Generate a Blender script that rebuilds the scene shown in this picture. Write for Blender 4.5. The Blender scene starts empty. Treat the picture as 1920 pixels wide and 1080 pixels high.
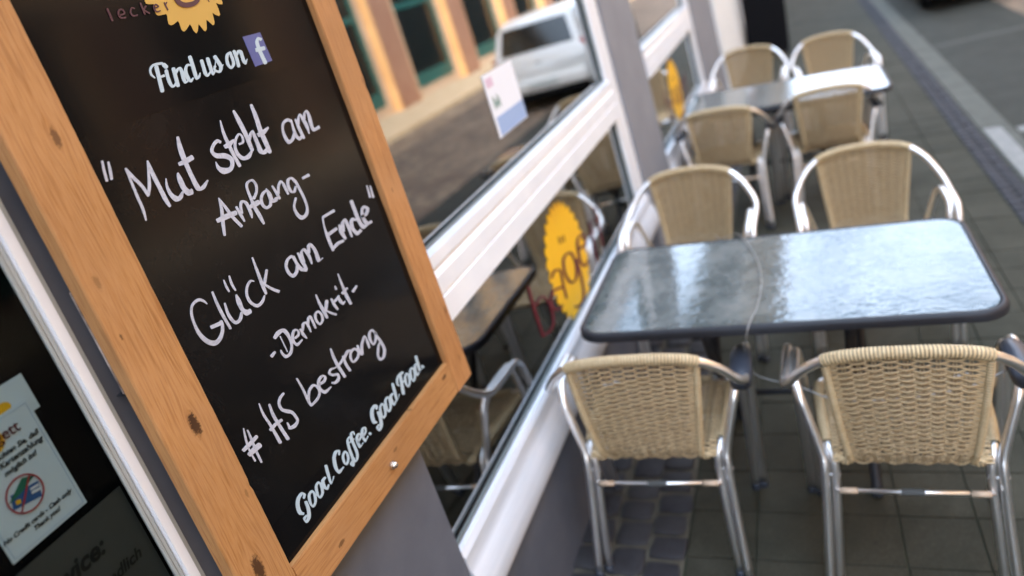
import bpy, bmesh, math, random
from mathutils import Vector, Matrix
R = math.radians
random.seed(7)
scene = bpy.context.scene
COL = scene.collection

# ------------------------------------------------------------------ camera
H = 1.814                       # eye height above the pavement
cam_d = bpy.data.cameras.new('camera')
cam = bpy.data.objects.new('camera', cam_d)
COL.objects.link(cam)
scene.camera = cam
Mc = Matrix(((0.32668, -0.4002, 0.85623), (-0.89805, 0.15095, 0.41319), (-0.29461, -0.90391, -0.31008)))
Rb = Mc @ Matrix(((1, 0, 0), (0, -1, 0), (0, 0, -1)))
cam.matrix_world = Matrix.Translation((0, 0, H)) @ Rb.to_4x4()
cam_d.sensor_width = 36
cam_d.lens = 1425.16 / 1920 * 36
cam_d.shift_y = -75.9 / 1920
cam_d.clip_start = 0.05
cam_d.clip_end = 600
cam_d.dof.use_dof = True
cam_d.dof.focus_distance = 1.25
cam_d.dof.aperture_fstop = cam_d.lens / 15.0
cam_d.dof.aperture_blades = 9

# ------------------------------------------------------------------ light
SUN_EL, SUN_AZ = 31.0, -57.0
world = bpy.data.worlds.new('World')
scene.world = world
world.use_nodes = True
nt = world.node_tree
bg = nt.nodes['Background']
sky = nt.nodes.new('ShaderNodeTexSky')
sky.sky_type = 'NISHITA'
sky.sun_disc = False
sky.sun_elevation = R(SUN_EL)
sky.sun_rotation = R(SUN_AZ)
sky.air_density = 1.0
sky.dust_density = 1.5
tc = nt.nodes.new('ShaderNodeTexCoord')
mp = nt.nodes.new('ShaderNodeMapping'); mp.inputs['Scale'].default_value = (1.6, 1.6, 4.0)
nz = nt.nodes.new('ShaderNodeTexNoise'); nz.inputs['Scale'].default_value = 2.2; nz.inputs['Detail'].default_value = 6; nz.inputs['Roughness'].default_value = 0.62
rp = nt.nodes.new('ShaderNodeValToRGB')
rp.color_ramp.elements[0].position = 0.40; rp.color_ramp.elements[1].position = 0.58
mx = nt.nodes.new('ShaderNodeMix'); mx.data_type = 'RGBA'
mx.inputs[7].default_value = (16.8, 20.2, 25.6, 1)      # sunlit cloud
nt.links.new(tc.outputs['Generated'], mp.inputs['Vector'])
nt.links.new(mp.outputs['Vector'], nz.inputs['Vector'])
nt.links.new(nz.outputs['Fac'], rp.inputs['Fac'])
nt.links.new(rp.outputs['Color'], mx.inputs[0])
nt.links.new(sky.outputs['Color'], mx.inputs[6])
nt.links.new(mx.outputs[2], bg.inputs['Color'])
bg.inputs['Strength'].default_value = 0.14
sun_d = bpy.data.lights.new('sun', 'SUN')
sun_d.energy = 4.0; sun_d.angle = R(0.53); sun_d.color = (1.0, 0.93, 0.82)
sun = bpy.data.objects.new('sun', sun_d); COL.objects.link(sun)
sdir = Vector((math.sin(R(SUN_AZ)) * math.cos(R(SUN_EL)), math.cos(R(SUN_AZ)) * math.cos(R(SUN_EL)), math.sin(R(SUN_EL))))
sun.rotation_euler = sdir.to_track_quat('Z', 'Y').to_euler()
sun.location = (0, 10, 20)
vs = scene.view_settings
vs.view_transform = 'Standard'; vs.look = 'None'; vs.gamma = 1.0; vs.use_curve_mapping = False
vs.exposure = 1.35
scene.cycles.use_denoising = True
scene.cycles.max_bounces = 10
scene.cycles.transparent_max_bounces = 16
scene.cycles.caustics_reflective = False
scene.cycles.caustics_refractive = False
scene.cycles.sample_clamp_indirect = 8

# ------------------------------------------------------------------ pavement frame
# The pavement falls gently from the house wall to the kerb; GX runs along the street.
GX = Vector((0.99976, 0.02191, 0.00144)).normalized()
GY = Vector((-0.02196, 0.99761, 0.06552)).normalized()
GN = GX.cross(GY).normalized(); GY = GN.cross(GX)
GM = Matrix((GX, GY, GN)).transposed().to_4x4()
def G(x, y, z=0.0):
    return GX * x + GY * y + GN * (z - 1.81) + Vector((0, 0, H))
def gmat(x, y, z=0.0, yaw=0.0):
    return Matrix.Translation(G(x, y, z)) @ GM @ Matrix.Rotation(yaw, 4, 'Z')

# ------------------------------------------------------------------ object helpers
def tag(o, label=None, cat=None, group=None, kind=None):
    if label: o['label'] = label
    if cat: o['category'] = cat
    if group: o['group'] = group
    if kind: o['kind'] = kind
    return o
def empty(name, mat=None, label=None, cat=None, group=None, kind=None, parent=None):
    o = bpy.data.objects.new(name, None); COL.objects.link(o)
    o.empty_display_size = 0.05
    if parent: o.parent = parent
    if mat is not None: o.matrix_local = mat
    return tag(o, label, cat, group, kind)
def copy_tree(o, parent=None):
    c = o.copy(); COL.objects.link(c); c.parent = parent
    for ch in list(o.children): copy_tree(ch, c)
    return c

def catmull(pts, n=4, closed=False):
    out = []; k = len(pts)
    seg = k if closed else k - 1
    dim = len(pts[0])
    for i in range(seg):
        if closed:
            p0, p1, p2, p3 = pts[(i - 1) % k], pts[i], pts[(i + 1) % k], pts[(i + 2) % k]
        else:
            p1, p2 = pts[i], pts[i + 1]
            p0 = pts[i - 1] if i > 0 else tuple(2 * a - b for a, b in zip(p1, p2))
            p3 = pts[i + 2] if i + 2 < k else tuple(2 * a - b for a, b in zip(p2, p1))
        for j in range(n):
            t = j / n
            out.append(tuple(0.5 * (2 * p1[d] + (p2[d] - p0[d]) * t + (2 * p0[d] - 5 * p1[d] + 4 * p2[d] - p3[d]) * t * t
                       + (3 * p1[d] - p0[d] - 3 * p2[d] + p3[d]) * t ** 3) for d in range(dim)))
    if not closed: out.append(tuple(pts[-1]))
    return out

class MB:
    """collects shapes into one mesh"""
    def __init__(s): s.v = []; s.f = []; s.m = []; s.cur = 0; s.att = {}
    def add(s, vs, fs):
        b = len(s.v); s.v += [tuple(p) for p in vs]
        for f in fs: s.f.append(tuple(b + i for i in f)); s.m.append(s.cur)
        return b
    def box(s, x0, y0, z0, x1, y1, z1):
        x0, x1 = min(x0, x1), max(x0, x1); y0, y1 = min(y0, y1), max(y0, y1); z0, z1 = min(z0, z1), max(z0, z1)
        v = [(x, y, z) for x in (x0, x1) for y in (y0, y1) for z in (z0, z1)]
        s.add(v, [(0, 1, 3, 2), (4, 6, 7, 5), (0, 4, 5, 1), (2, 3, 7, 6), (0, 2, 6, 4), (1, 5, 7, 3)]); return s
    def prism(s, pts, axis, a, b):
        """pts: 2D outline, extruded along axis 0/1/2 between a and b"""
        def mk(p, t):
            q = list(p); q.insert(axis, t); return tuple(q)
        k = len(pts)
        v = [mk(p, a) for p in pts] + [mk(p, b) for p in pts]
        f = [tuple(range(k))[::-1], tuple(range(k, 2 * k))] + [(i, (i + 1) % k, k + (i + 1) % k, k + i) for i in range(k)]
        s.add(v, f); return s
    def tube(s, pts, r, n=10, closed=False, cap=True, rs=None, flat=1.0):
        P = [Vector(p) for p in pts]; k = len(P); rings = []
        up = None
        for i in range(k):
            if closed: t = P[(i + 1) % k] - P[i - 1]
            else: t = P[min(i + 1, k - 1)] - P[max(i - 1, 0)]
            t = t.normalized()
            if up is None:
                up = Vector((0, 0, 1)) if abs(t.z) < 0.9 else Vector((1, 0, 0))
            a = up - t * up.dot(t)
            if a.length < 1e-6: a = t.orthogonal()
            a.normalize(); b = t.cross(a); up = a
            rr = rs[i] if rs else r
            rings.append([P[i] + a * math.cos(2 * math.pi * j / n) * rr * flat + b * math.sin(2 * math.pi * j / n) * rr for j in range(n)])
        v = [q for rg in rings for q in rg]; f = []
        for i in range(k if closed else k - 1):
            for j in range(n):
                a0 = i * n + j; a1 = i * n + (j + 1) % n; b0 = ((i + 1) % k) * n + j; b1 = ((i + 1) % k) * n + (j + 1) % n
                f.append((a0, a1, b1, b0))
        if cap and not closed: f += [tuple(range(n))[::-1], tuple((k - 1) * n + j for j in range(n))]
        s.add(v, f); return s
    def lathe(s, prof, n=20, o=(0, 0, 0), ax='z'):
        v = []
        for r, h in prof:
            for j in range(n):
                c, q = r * math.cos(2 * math.pi * j / n), r * math.sin(2 * math.pi * j / n)
                p = {'z': (c, q, h), 'y': (c, h, q), 'x': (h, c, q)}[ax]
                v.append((p[0] + o[0], p[1] + o[1], p[2] + o[2]))
        f = [(i * n + j, i * n + (j + 1) % n, (i + 1) * n + (j + 1) % n, (i + 1) * n + j) for i in range(len(prof) - 1) for j in range(n)]
        f += [tuple(range(n))[::-1], tuple((len(prof) - 1) * n + j for j in range(n))]
        s.add(v, f); return s
    def mesh(s, name, mats, smooth=False):
        me = bpy.data.meshes.new(name); me.from_pydata(s.v, [], s.f)
        for m in (mats if isinstance(mats, (list, tuple)) else [mats]): me.materials.append(m)
        if any(s.m): me.polygons.foreach_set('material_index', s.m)
        bm = bmesh.new(); bm.from_mesh(me)
        bmesh.ops.recalc_face_normals(bm, faces=bm.faces[:]); bm.to_mesh(me); bm.free()
        if smooth: me.polygons.foreach_set('use_smooth', [True] * len(me.polygons))
        return me
    def obj(s, name, mats, parent=None, smooth=False, bevel=0.0, loc=None, segs=2):
        me = s.mesh(name, mats, smooth)
        if bevel > 0:
            bm = bmesh.new(); bm.from_mesh(me)
            es = [e for e in bm.edges if len(e.link_faces) == 2 and e.calc_face_angle(0) > 0.5]
            bmesh.ops.bevel(bm, geom=es, offset=bevel, segments=segs, affect='EDGES', clamp_overlap=True)
            bm.to_mesh(me); bm.free()
        o = bpy.data.objects.new(name, me); COL.objects.link(o)
        if parent: o.parent = parent
        if loc: o.location = loc
        return o

def smooth_by_angle(o, ang=35):
    me = o.data
    bm = bmesh.new(); bm.from_mesh(me)
    for f in bm.faces: f.smooth = True
    for e in bm.edges:
        if len(e.link_faces) == 2 and e.calc_face_angle(0) > R(ang): e.smooth = False
    bm.to_mesh(me); bm.free(); return o

# ------------------------------------------------------------------ materials
def mat(name, col=(.5, .5, .5), rough=.6, metal=0., spec=.5, **k):
    m = bpy.data.materials.new(name); m.use_nodes = True
    p = m.node_tree.nodes['Principled BSDF']
    p.inputs['Base Color'].default_value = (*col, 1); p.inputs['Roughness'].default_value = rough
    p.inputs['Metallic'].default_value = metal; p.inputs['Specular IOR Level'].default_value = spec
    for a, b in k.items(): p.inputs[a.replace('_', ' ')].default_value = b
    return m
class N:
    def __init__(s, m): s.t = m.node_tree; s.p = s.t.nodes['Principled BSDF']
    def n(s, ty, **k):
        x = s.t.nodes.new(ty)
        for a, b in k.items(): setattr(x, a, b)
        return x
    def l(s, a, b): s.t.links.new(a, b)
    def coord(s, scale=(1, 1, 1), kind='Object', rot=(0, 0, 0)):
        c = s.n('ShaderNodeTexCoord'); m = s.n('ShaderNodeMapping'); m.inputs['Scale'].default_value = scale; m.inputs['Rotation'].default_value = rot
        s.l(c.outputs[kind], m.inputs['Vector']); return m.outputs['Vector']
    def pos(s, scale=(1, 1, 1)):
        c = s.n('ShaderNodeNewGeometry'); m = s.n('ShaderNodeMapping'); m.inputs['Scale'].default_value = scale
        s.l(c.outputs['Position'], m.inputs['Vector']); return m.outputs['Vector']
    def noise(s, vec, scale=5, detail=4, rough=.5, dist=0):
        x = s.n('ShaderNodeTexNoise'); x.inputs['Scale'].default_value = scale; x.inputs['Detail'].default_value = detail
        x.inputs['Roughness'].default_value = rough; x.inputs['Distortion'].default_value = dist
        s.l(vec, x.inputs['Vector']); return x.outputs['Fac']
    def ramp(s, fac, stops):
        x = s.n('ShaderNodeValToRGB'); e = x.color_ramp.elements
        while len(e) < len(stops): e.new(0.5)
        for el, (p, c) in zip(e, stops): el.position = p; el.color = (*c, 1) if len(c) == 3 else c
        s.l(fac, x.inputs['Fac']); return x.outputs['Color']
    def mix(s, fac, a, b, mode='MIX'):
        x = s.n('ShaderNodeMix', data_type='RGBA', blend_type=mode)
        for i, v in ((0, fac), (6, a), (7, b)):
            if isinstance(v, (int, float)): x.inputs[i].default_value = v
            elif isinstance(v, tuple): x.inputs[i].default_value = (*v, 1)
            else: s.l(v, x.inputs[i])
        return x.outputs[2]
    def math(s, op, a, b=0, c=None):
        x = s.n('ShaderNodeMath', operation=op)
        for i, v in enumerate((a, b, c)):
            if v is None: continue
            if isinstance(v, (int, float)): x.inputs[i].default_value = v
            else: s.l(v, x.inputs[i])
        return x.outputs[0]
    def bump(s, h, strength=.3, dist=.01):
        x = s.n('ShaderNodeBump'); x.inputs['Strength'].default_value = strength; x.inputs['Distance'].default_value = dist
        s.l(h, x.inputs['Height']); s.l(x.outputs['Normal'], s.p.inputs['Normal'])
    def base(s, c): s.l(c, s.p.inputs['Base Color'])
    def rough(s, c): s.l(c, s.p.inputs['Roughness'])
def two_tone(name, a, b, scale=8, rough=.7, stretch=(1, 1, 1), bump=0., bscale=80, bdist=.002, lo=.35, hi=.65, spec=.5, metal=0.):
    m = mat(name, a, rough, metal, spec); q = N(m); v = q.pos(stretch)
    q.base(q.ramp(q.noise(v, scale, 5, .6), [(lo, a), (hi, b)]))
    if bump: q.bump(q.noise(v, bscale, 4, .6), bump, bdist)
    return m
# wood: grain runs along local Z (stile) or X (rail); knots are (x, z, radius, darkness) in board coordinates
def wood(name, along, knots, tint=1.0):
    m = mat(name, (.6, .3, .1), .55, spec=.3); q = N(m)
    geo = q.n('ShaderNodeTexCoord').outputs['Object']
    sep = q.n('ShaderNodeSeparateXYZ'); q.l(geo, sep.inputs[0])
    x, y, z = sep.outputs
    u, w = (x, z) if along == 'z' else (z, x)          # u across, w along the grain
    shift = 0.0; dark = None
    for kx, kz, r, dk in knots:
        ku, kw = (kx, kz) if along == 'z' else (kz, kx)
        du = q.math('SUBTRACT', u, ku); dw = q.math('MULTIPLY', q.math('SUBTRACT', w, kw), .42)
        d2 = q.math('ADD', q.math('MULTIPLY', du, du), q.math('MULTIPLY', dw, dw))
        g = q.math('DIVIDE', r * r * 2.2, q.math('ADD', d2, r * r * 2.2))
        sh = q.math('MULTIPLY', g, q.math('MULTIPLY', du, -1.1))
        shift = sh if shift == 0.0 else q.math('ADD', shift, sh)
        rag = q.math('MULTIPLY', q.math('SUBTRACT', q.noise(geo, 260, 3, .6), .5), r * 1.3)
        k = q.math('SUBTRACT', 1.0, q.math('SMOOTH_MIN', 1.0, q.math('DIVIDE', q.math('ADD', q.math('SQRT', d2), rag), r), .25))
        k = q.math('MULTIPLY', q.math('MAXIMUM', q.math('MINIMUM', q.math('MULTIPLY', k, 3.0), 1.0), 0.0), dk)
        dark = k if dark is None else q.math('MAXIMUM', dark, k)
    uu = u if shift == 0.0 else q.math('ADD', u, shift)
    cmb = q.n('ShaderNodeCombineXYZ')
    q.l(uu, cmb.inputs[0]); q.l(q.math('MULTIPLY', w, .045), cmb.inputs[2]); q.l(q.math('MULTIPLY', y, .8), cmb.inputs[1])
    v = cmb.outputs[0]
    wob = q.noise(v, 14, 3, .5)
    cm2 = q.n('ShaderNodeCombineXYZ')
    q.l(q.math('ADD', uu, q.math('MULTIPLY', wob, .03)), cm2.inputs[0]); q.l(q.math('MULTIPLY', w, .04), cm2.inputs[2]); q.l(y, cm2.inputs[1])
    rings = q.noise(cm2.outputs[0], 330, 2, .5)
    broad = q.noise(v, 26, 3, .5)
    fine = q.noise(cm2.outputs[0], 900, 2, .6)
    c = q.ramp(rings, [(.36, (.31 * tint, .125, .032)), (.46, (.52 * tint, .250, .078)), (.56, (.62 * tint, .325, .115)), (.66, (.46 * tint, .210, .062))])
    c = q.mix(q.math('MULTIPLY', broad, .55), c, (.42 * tint, .175, .038))
    c = q.mix(q.math('MULTIPLY', q.math('SUBTRACT', fine, .3), .8), c, (.66, .40, .19))
    blot = q.noise(geo, 7, 4, .6)
    c = q.mix(q.ramp(blot, [(.42, (0, 0, 0)), (.75, (.5, .5, .5))]), c, (.56, .30, .13))
    spk = q.noise(geo, 420, 2, .7)
    c = q.mix(q.ramp(spk, [(.69, (0, 0, 0)), (.78, (.35, .35, .35))]), c, (.20, .085, .03))
    if dark is not None: c = q.mix(dark, c, (.035, .014, .006))
    c = q.mix(q.ramp(q.noise(geo, 3.2, 3, .5), [(.35, (.0,) * 3), (.7, (.45,) * 3)]), c, (.33, .155, .050))
    c = q.mix(1.0, c, (.84, .84, .88), 'MULTIPLY')
    q.base(c)
    q.bump(q.math('ADD', rings, q.math('MULTIPLY', fine, .6)), .35, .0012)
    return m

M_alu = mat('aluminium', (.90, .90, .90), .31, 1.0)
M_alud = mat('dull_aluminium', (.46, .46, .46), .38, 1.0)
M_pad = mat('armrest_plastic', (.035, .042, .058), .33)
M_sleeve = mat('tan_sleeve', (.60, .46, .33), .45)
M_spring = mat('label_sleeve', (.10, .11, .11), .5)
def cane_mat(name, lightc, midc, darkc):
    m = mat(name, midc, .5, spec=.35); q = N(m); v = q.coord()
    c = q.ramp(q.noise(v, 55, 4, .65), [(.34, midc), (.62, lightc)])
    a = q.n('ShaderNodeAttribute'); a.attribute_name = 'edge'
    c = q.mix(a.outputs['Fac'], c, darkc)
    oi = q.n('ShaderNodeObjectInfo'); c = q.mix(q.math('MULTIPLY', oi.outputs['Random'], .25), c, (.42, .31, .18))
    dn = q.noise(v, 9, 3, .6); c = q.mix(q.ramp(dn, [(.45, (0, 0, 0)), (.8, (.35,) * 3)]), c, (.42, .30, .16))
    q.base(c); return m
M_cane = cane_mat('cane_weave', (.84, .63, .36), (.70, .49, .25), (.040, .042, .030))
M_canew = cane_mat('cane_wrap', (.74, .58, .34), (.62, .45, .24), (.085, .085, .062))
M_tframe = mat('table_frame_paint', (.020, .021, .026), .45, spec=.3)
M_glass = bpy.data.materials.new('window_glass'); M_glass.use_nodes = True
def make_pane(m, tint, ior, boost):
    t = m.node_tree
    for n in list(t.nodes): t.nodes.remove(n)
    out = t.nodes.new('ShaderNodeOutputMaterial'); mix = t.nodes.new('ShaderNodeMixShader')
    tr = t.nodes.new('ShaderNodeBsdfTransparent'); tr.inputs['Color'].default_value = (*tint, 1)
    gl = t.nodes.new('ShaderNodeBsdfGlossy'); gl.inputs['Roughness'].default_value = 0.0
    gl.inputs['Color'].default_value = (.97, .98, .98, 1)
    fr = t.nodes.new('ShaderNodeFresnel'); fr.inputs['IOR'].default_value = ior
    mm = t.nodes.new('ShaderNodeMath'); mm.operation = 'MULTIPLY'; mm.inputs[1].default_value = boost; mm.use_clamp = True
    t.links.new(fr.outputs[0], mm.inputs[0]); t.links.new(mm.outputs[0], mix.inputs[0])
    t.links.new(tr.outputs[0], mix.inputs[1]); t.links.new(gl.outputs[0], mix.inputs[2]); t.links.new(mix.outputs[0], out.inputs[0])
make_pane(M_glass, (.74, .80, .78), 1.9, 2.3)
M_acryl = bpy.data.materials.new('clear_acrylic'); M_acryl.use_nodes = True
make_pane(M_acryl, (.93, .95, .95), 1.45, 1.0)
M_doorglass = bpy.data.materials.new('door_glass'); M_doorglass.use_nodes = True
make_pane(M_doorglass, (.70, .73, .72), 1.3, .12)
# rippled table glass: see-through base, wavy wet-looking surface with dirt
M_tglass = mat('rippled_table_glass', (.17, .20, .20), .08, spec=.5); q = N(M_tglass)
v = q.coord()
rip = q.noise(q.coord((1.6, .8, 1)), 44, 2, .45, .4); big = q.noise(v, 7, 4, .6)
dirt = q.ramp(q.noise(v, 9, 6, .7), [(.38, (.060, .085, .088)), (.66, (.165, .185, .18))])
spots = q.n('ShaderNodeTexVoronoi'); spots.inputs['Scale'].default_value = 9; q.l(v, spots.inputs['Vector'])
sp = q.math('LESS_THAN', spots.outputs['Distance'], .06)
q.base(q.mix(q.math('MULTIPLY', sp, .8), dirt, (.02, .025, .02)))
q.rough(q.ramp(big, [(.35, (.03,) * 3), (.7, (.09,) * 3)]))
q.p.inputs['IOR'].default_value = 2.2
q.p.inputs['Alpha'].default_value = .94
q.bump(q.math('ADD', rip, q.math('MULTIPLY', big, 1.3)), .24, .0030)

M_wall = two_tone('grey_render', (.088, .098, .122), (.128, .137, .163), 3, .75, bump=.25, bscale=260, bdist=.0012, spec=.3)
M_pillar = two_tone('grey_pilaster_paint', (.20, .21, .235), (.235, .245, .27), 4, .7, bump=.2, bscale=200, bdist=.001)
M_whitecol = two_tone('white_render', (.74, .76, .74), (.82, .83, .81), 3, .7, bump=.15, bscale=180, bdist=.001)
M_white = two_tone('white_window_frame', (.78, .81, .85), (.84, .87, .90), 6, .38, spec=.5)
M_sill = two_tone('sill_metal', (.62, .65, .69), (.72, .74, .78), 6, .34, (.4, 8, 8), metal=.12)
M_seal = mat('rubber_seal', (.16, .19, .19), .6)
M_dframe = two_tone('door_frame_grey', (.36, .39, .385), (.42, .45, .44), 5, .4)
M_dark = mat('interior_dark', (.009, .008, .008), .9, spec=.1)
M_inwall = two_tone('interior_wall', (.075, .055, .042), (.11, .085, .065), 2, .8)
M_infloor = two_tone('interior_floor', (.06, .045, .035), (.09, .07, .055), 3, .5)
M_foil = two_tone('grey_foil', (.050, .053, .053), (.062, .065, .064), 5, .45)
M_foiltext = mat('foil_lettering', (.006, .007, .007), .5)
M_plaster = two_tone('upper_plaster', (.50, .46, .38), (.58, .54, .46), 2, .85)
M_paper = mat('white_paper', (.66, .79, .90), .7)
M_paper2 = mat('poster_paper', (.78, .82, .88), .6)
M_ink = mat('black_ink', (.012, .014, .018), .6)
M_red = mat('red_ink', (.42, .03, .04), .5)
M_green = mat('green_ink', (.02, .16, .10), .5)
M_blue = mat('blue_ink', (.03, .11, .32), .5)
M_pink = mat('pink_ink', (.66, .50, .62), .6)
M_bluebox = mat('pale_blue_ink', (.30, .42, .66), .6)
M_yellow = mat('sticker_yellow', (.88, .50, .01), .45)
M_wine = mat('sticker_wine_red', (.11, .008, .016), .45)
M_yellow2 = mat('logo_yellow', (.50, .31, .065), .4)
M_wine2 = mat('logo_wine', (.055, .012, .024), .45)
M_vinyl = mat('white_vinyl', (.42, .53, .60), .4)
M_chalk = mat('paint_marker', (.72, .74, .82), .6); q = N(M_chalk); v = q.coord()
q.base(q.ramp(q.noise(v, 160, 4, .75), [(.30, (.30, .32, .38)), (.48, (.45, .48, .56)), (.8, (.54, .56, .63))]))
_c = q.p.inputs['Base Color'].links[0].from_socket
q.base(q.mix(q.ramp(q.noise(v, 38, 4, .7), [(.50, (0, 0, 0)), (.72, (.55,) * 3)]), _c, (.24, .25, .30)))
M_fb = mat('badge_blue', (.075, .095, .27), .45)
M_board = mat('blackboard', (.0050, .0050, .0055), .2, spec=.15); q = N(M_board); v = q.coord()
q.rough(q.ramp(q.noise(v, 5, 5, .6), [(.3, (.11,) * 3), (.7, (.16,) * 3)]))
q.base(q.mix(q.ramp(q.noise(v, 11, 6, .75, .6), [(.50, (0, 0, 0)), (.80, (.6,) * 3)]), (.0045, .0045, .0050), (.013, .0125, .0125)))
q.bump(q.noise(v, 900, 2, .5), .12, .0003)
M_screw = mat('bolt_steel', (.72, .70, .66), .16, 1.0)

# ------------------------------------------------------------------ ground
M_paver = mat('concrete_paver', (.12, .11, .09), .85, spec=.25); q = N(M_paver); v = q.pos()
oi = q.n('ShaderNodeObjectInfo')
c = q.ramp(q.noise(v, 4, 6, .7), [(.3, (.035, .034, .022)), (.7, (.058, .055, .039))])
c = q.mix(q.math('MULTIPLY', oi.outputs['Random'], .45), c, (.036, .036, .026))
c = q.mix(q.ramp(q.noise(v, 130, 3, .7), [(.45, (0, 0, 0)), (.75, (.5,) * 3)]), c, (.095, .09, .070))
c = q.mix(q.ramp(q.noise(v, 2.1, 5, .7, .5), [(.45, (0, 0, 0)), (.68, (.7,) * 3)]), c, (.020, .022, .014))
c = q.mix(q.ramp(q.noise(v, 26, 3, .6), [(.66, (0, 0, 0)), (.74, (.55,) * 3)]), c, (.018, .018, .014))
q.base(c); q.bump(q.noise(v, 240, 3, .7), .5, .002)
M_joint = two_tone('mossy_joint', (.020, .023, .012), (.036, .042, .020), 20, .95, bump=.5, bscale=200, bdist=.003)
M_jointl = two_tone('sandy_joint', (.080, .072, .054), (.125, .112, .084), 14, .95, bump=.5, bscale=150, bdist=.004)
M_sett = mat('basalt_sett', (.03, .03, .035), .6, spec=.4); q = N(M_sett); v = q.pos(); oi = q.n('ShaderNodeObjectInfo')
c = q.ramp(q.noise(v, 30, 5, .7), [(.3, (.013, .013, .017)), (.7, (.034, .033, .040))])
c = q.mix(q.math('MULTIPLY', oi.outputs['Random'], .5), c, (.05, .047, .046)); q.base(c)
q.bump(q.noise(v, 90, 4, .6), .6, .004)
M_gut = two_tone('gutter_sett', (.017, .018, .022), (.036, .037, .045), 25, .85, bump=.5, bscale=90, bdist=.004)
M_kerb = two_tone('kerb_stone', (.070, .073, .060), (.095, .098, .082), 6, .85, bump=.4, bscale=160, bdist=.002)
M_asph = two_tone('asphalt', (.021, .023, .017), (.035, .037, .028), 5, .9, bump=.7, bscale=230, bdist=.004)
M_patch = two_tone('asphalt_seam', (.055, .058, .048), (.07, .072, .06), 12, .9)
M_mark = two_tone('road_paint', (.17, .175, .165), (.24, .24, .225), 20, .7)
M_cob = mat('road_cobble', (.2, .16, .12), .85); q = N(M_cob); v = q.pos()
vo = q.n('ShaderNodeTexVoronoi'); vo.inputs['Scale'].default_value = 7; q.l(v, vo.inputs['Vector'])
c = q.mix(q.math('MULTIPLY', vo.outputs['Distance'], .9), q.ramp(q.noise(v, 1.3, 5, .65), [(.35, (.19, .125, .08)), (.65, (.40, .29, .19))]), (.08, .06, .045)); q.base(c)
q.bump(vo.outputs['Distance'], .5, .01)
M_side = two_tone('far_pavement_stone', (.52, .38, .23), (.62, .47, .30), 3, .85)

ground = MB(); ground.add([G(-40, 6, -.006), G(120, 6, -.006), G(120, -1.312, -.006), G(-40, -1.312, -.006)], [(0, 1, 2, 3)])
tag(ground.obj('pavement', M_joint), kind='structure')
pav = bpy.data.objects['pavement']
zr = G(0, -1.30).z - .012
_b = math.atan2(GX.y, GX.x)
_o = 1.81 * -GN.y            # where the pavement frame starts, seen in plan
def W(x, y, z): return (x * math.cos(_b) - y * math.sin(_b), x * math.sin(_b) + y * math.cos(_b) + _o, z)
WM = Matrix.Translation((0, _o, 0)) @ Matrix.Rotation(_b, 4, 'Z')
rd = MB(); rd.add([W(-80, -1.305, zr), W(160, -1.305, zr), W(160, -2.3, zr - .01), W(-80, -2.3, zr - .01)], [(0, 1, 2, 3)])
tag(rd.obj('parking_lane', M_asph), kind='structure')
rd = MB(); rd.add([W(-80, -2.3, zr - .01), W(160, -2.3, zr - .01), W(160, -5.75, zr - .02), W(-80, -5.75, zr - .02)], [(0, 1, 2, 3)])
tag(rd.obj('road', M_cob), kind='structure')
fz = zr + .06
fs = MB(); fs.box(-80, -60, fz - .5, 160, -5.75, fz); fo = tag(fs.obj('far_pavement', M_side), kind='structure'); fo.matrix_world = WM
tb = MB(); tb.add([(-300, -300, -.9), (500, -300, -.9), (500, 300, -.9), (-300, 300, -.9)], [(0, 1, 2, 3)]); tag(tb.obj('ground', M_asph), kind='structure')

def slab_mesh(name, lx, ly, h, bev, m, jit=0.):
    b = MB(); j = lambda: random.uniform(-jit, jit)
    x, y = lx / 2, ly / 2
    c = [(-x + j(), -y + j()), (x + j(), -y + j()), (x + j(), y + j()), (-x + j(), y + j())]
    v = [(p[0], p[1], -h) for p in c] + [(p[0], p[1], -bev) for p in c] + [(p[0] * (1 - bev / x), p[1] * (1 - bev / y), 0) for p in c]
    f = [(i, (i + 1) % 4, 4 + (i + 1) % 4, 4 + i) for i in range(4)] + [(4 + i, 4 + (i + 1) % 4, 8 + (i + 1) % 4, 8 + i) for i in range(4)] + [(8, 9, 10, 11)]
    b.add(v, f); return b.mesh(name, m)
PV = .207
pm = slab_mesh('paver', PV - .004, PV - .004, .03, .002, M_paver)
def place(name, me, mtx, parent, sc=None):
    o = bpy.data.objects.new(name, me); COL.objects.link(o); o.parent = parent
    if sc: mtx = mtx @ Matrix.Diagonal((sc[0], sc[1], sc[2], 1))
    o.matrix_local = mtx; return o
x_edge = .48
rows = 42
for i in range(rows):
    x = 1.22 + PV * (i + .5)
    for k in range(7):
        y = x_edge - PV * (k + .5)
        tilt = Matrix.Rotation(random.uniform(-.004, .004), 4, 'X') @ Matrix.Rotation(random.uniform(-.004, .004), 4, 'Y')
        place('paver', pm, gmat(x, y, random.uniform(-.0015, .0015)) @ tilt, pav)
# everything further off, or never seen near, as one mesh
rest = MB()
def rest_slab(mb, x, y, lx, ly, z=0., r=.0):
    c = [(x - lx / 2, y - ly / 2), (x + lx / 2, y - ly / 2), (x + lx / 2, y + ly / 2), (x - lx / 2, y + ly / 2)]
    mb.add([G(a, b, z - .018) for a, b in c] + [G(a, b, z) for a, b in c], [(4, 5, 6, 7), (0, 1, 5, 4), (1, 2, 6, 5), (2, 3, 7, 6), (3, 0, 4, 7)])
for i in list(range(-12, 0)) + list(range(rows, rows + 110)):
    for k in range(7): rest_slab(rest, 1.22 + PV * (i + .5), x_edge - PV * (k + .5), PV - .006, PV - .006, random.uniform(-.001, .001))
tag(rest.obj('distant_paver', M_paver, pav), kind='stuff')
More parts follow.
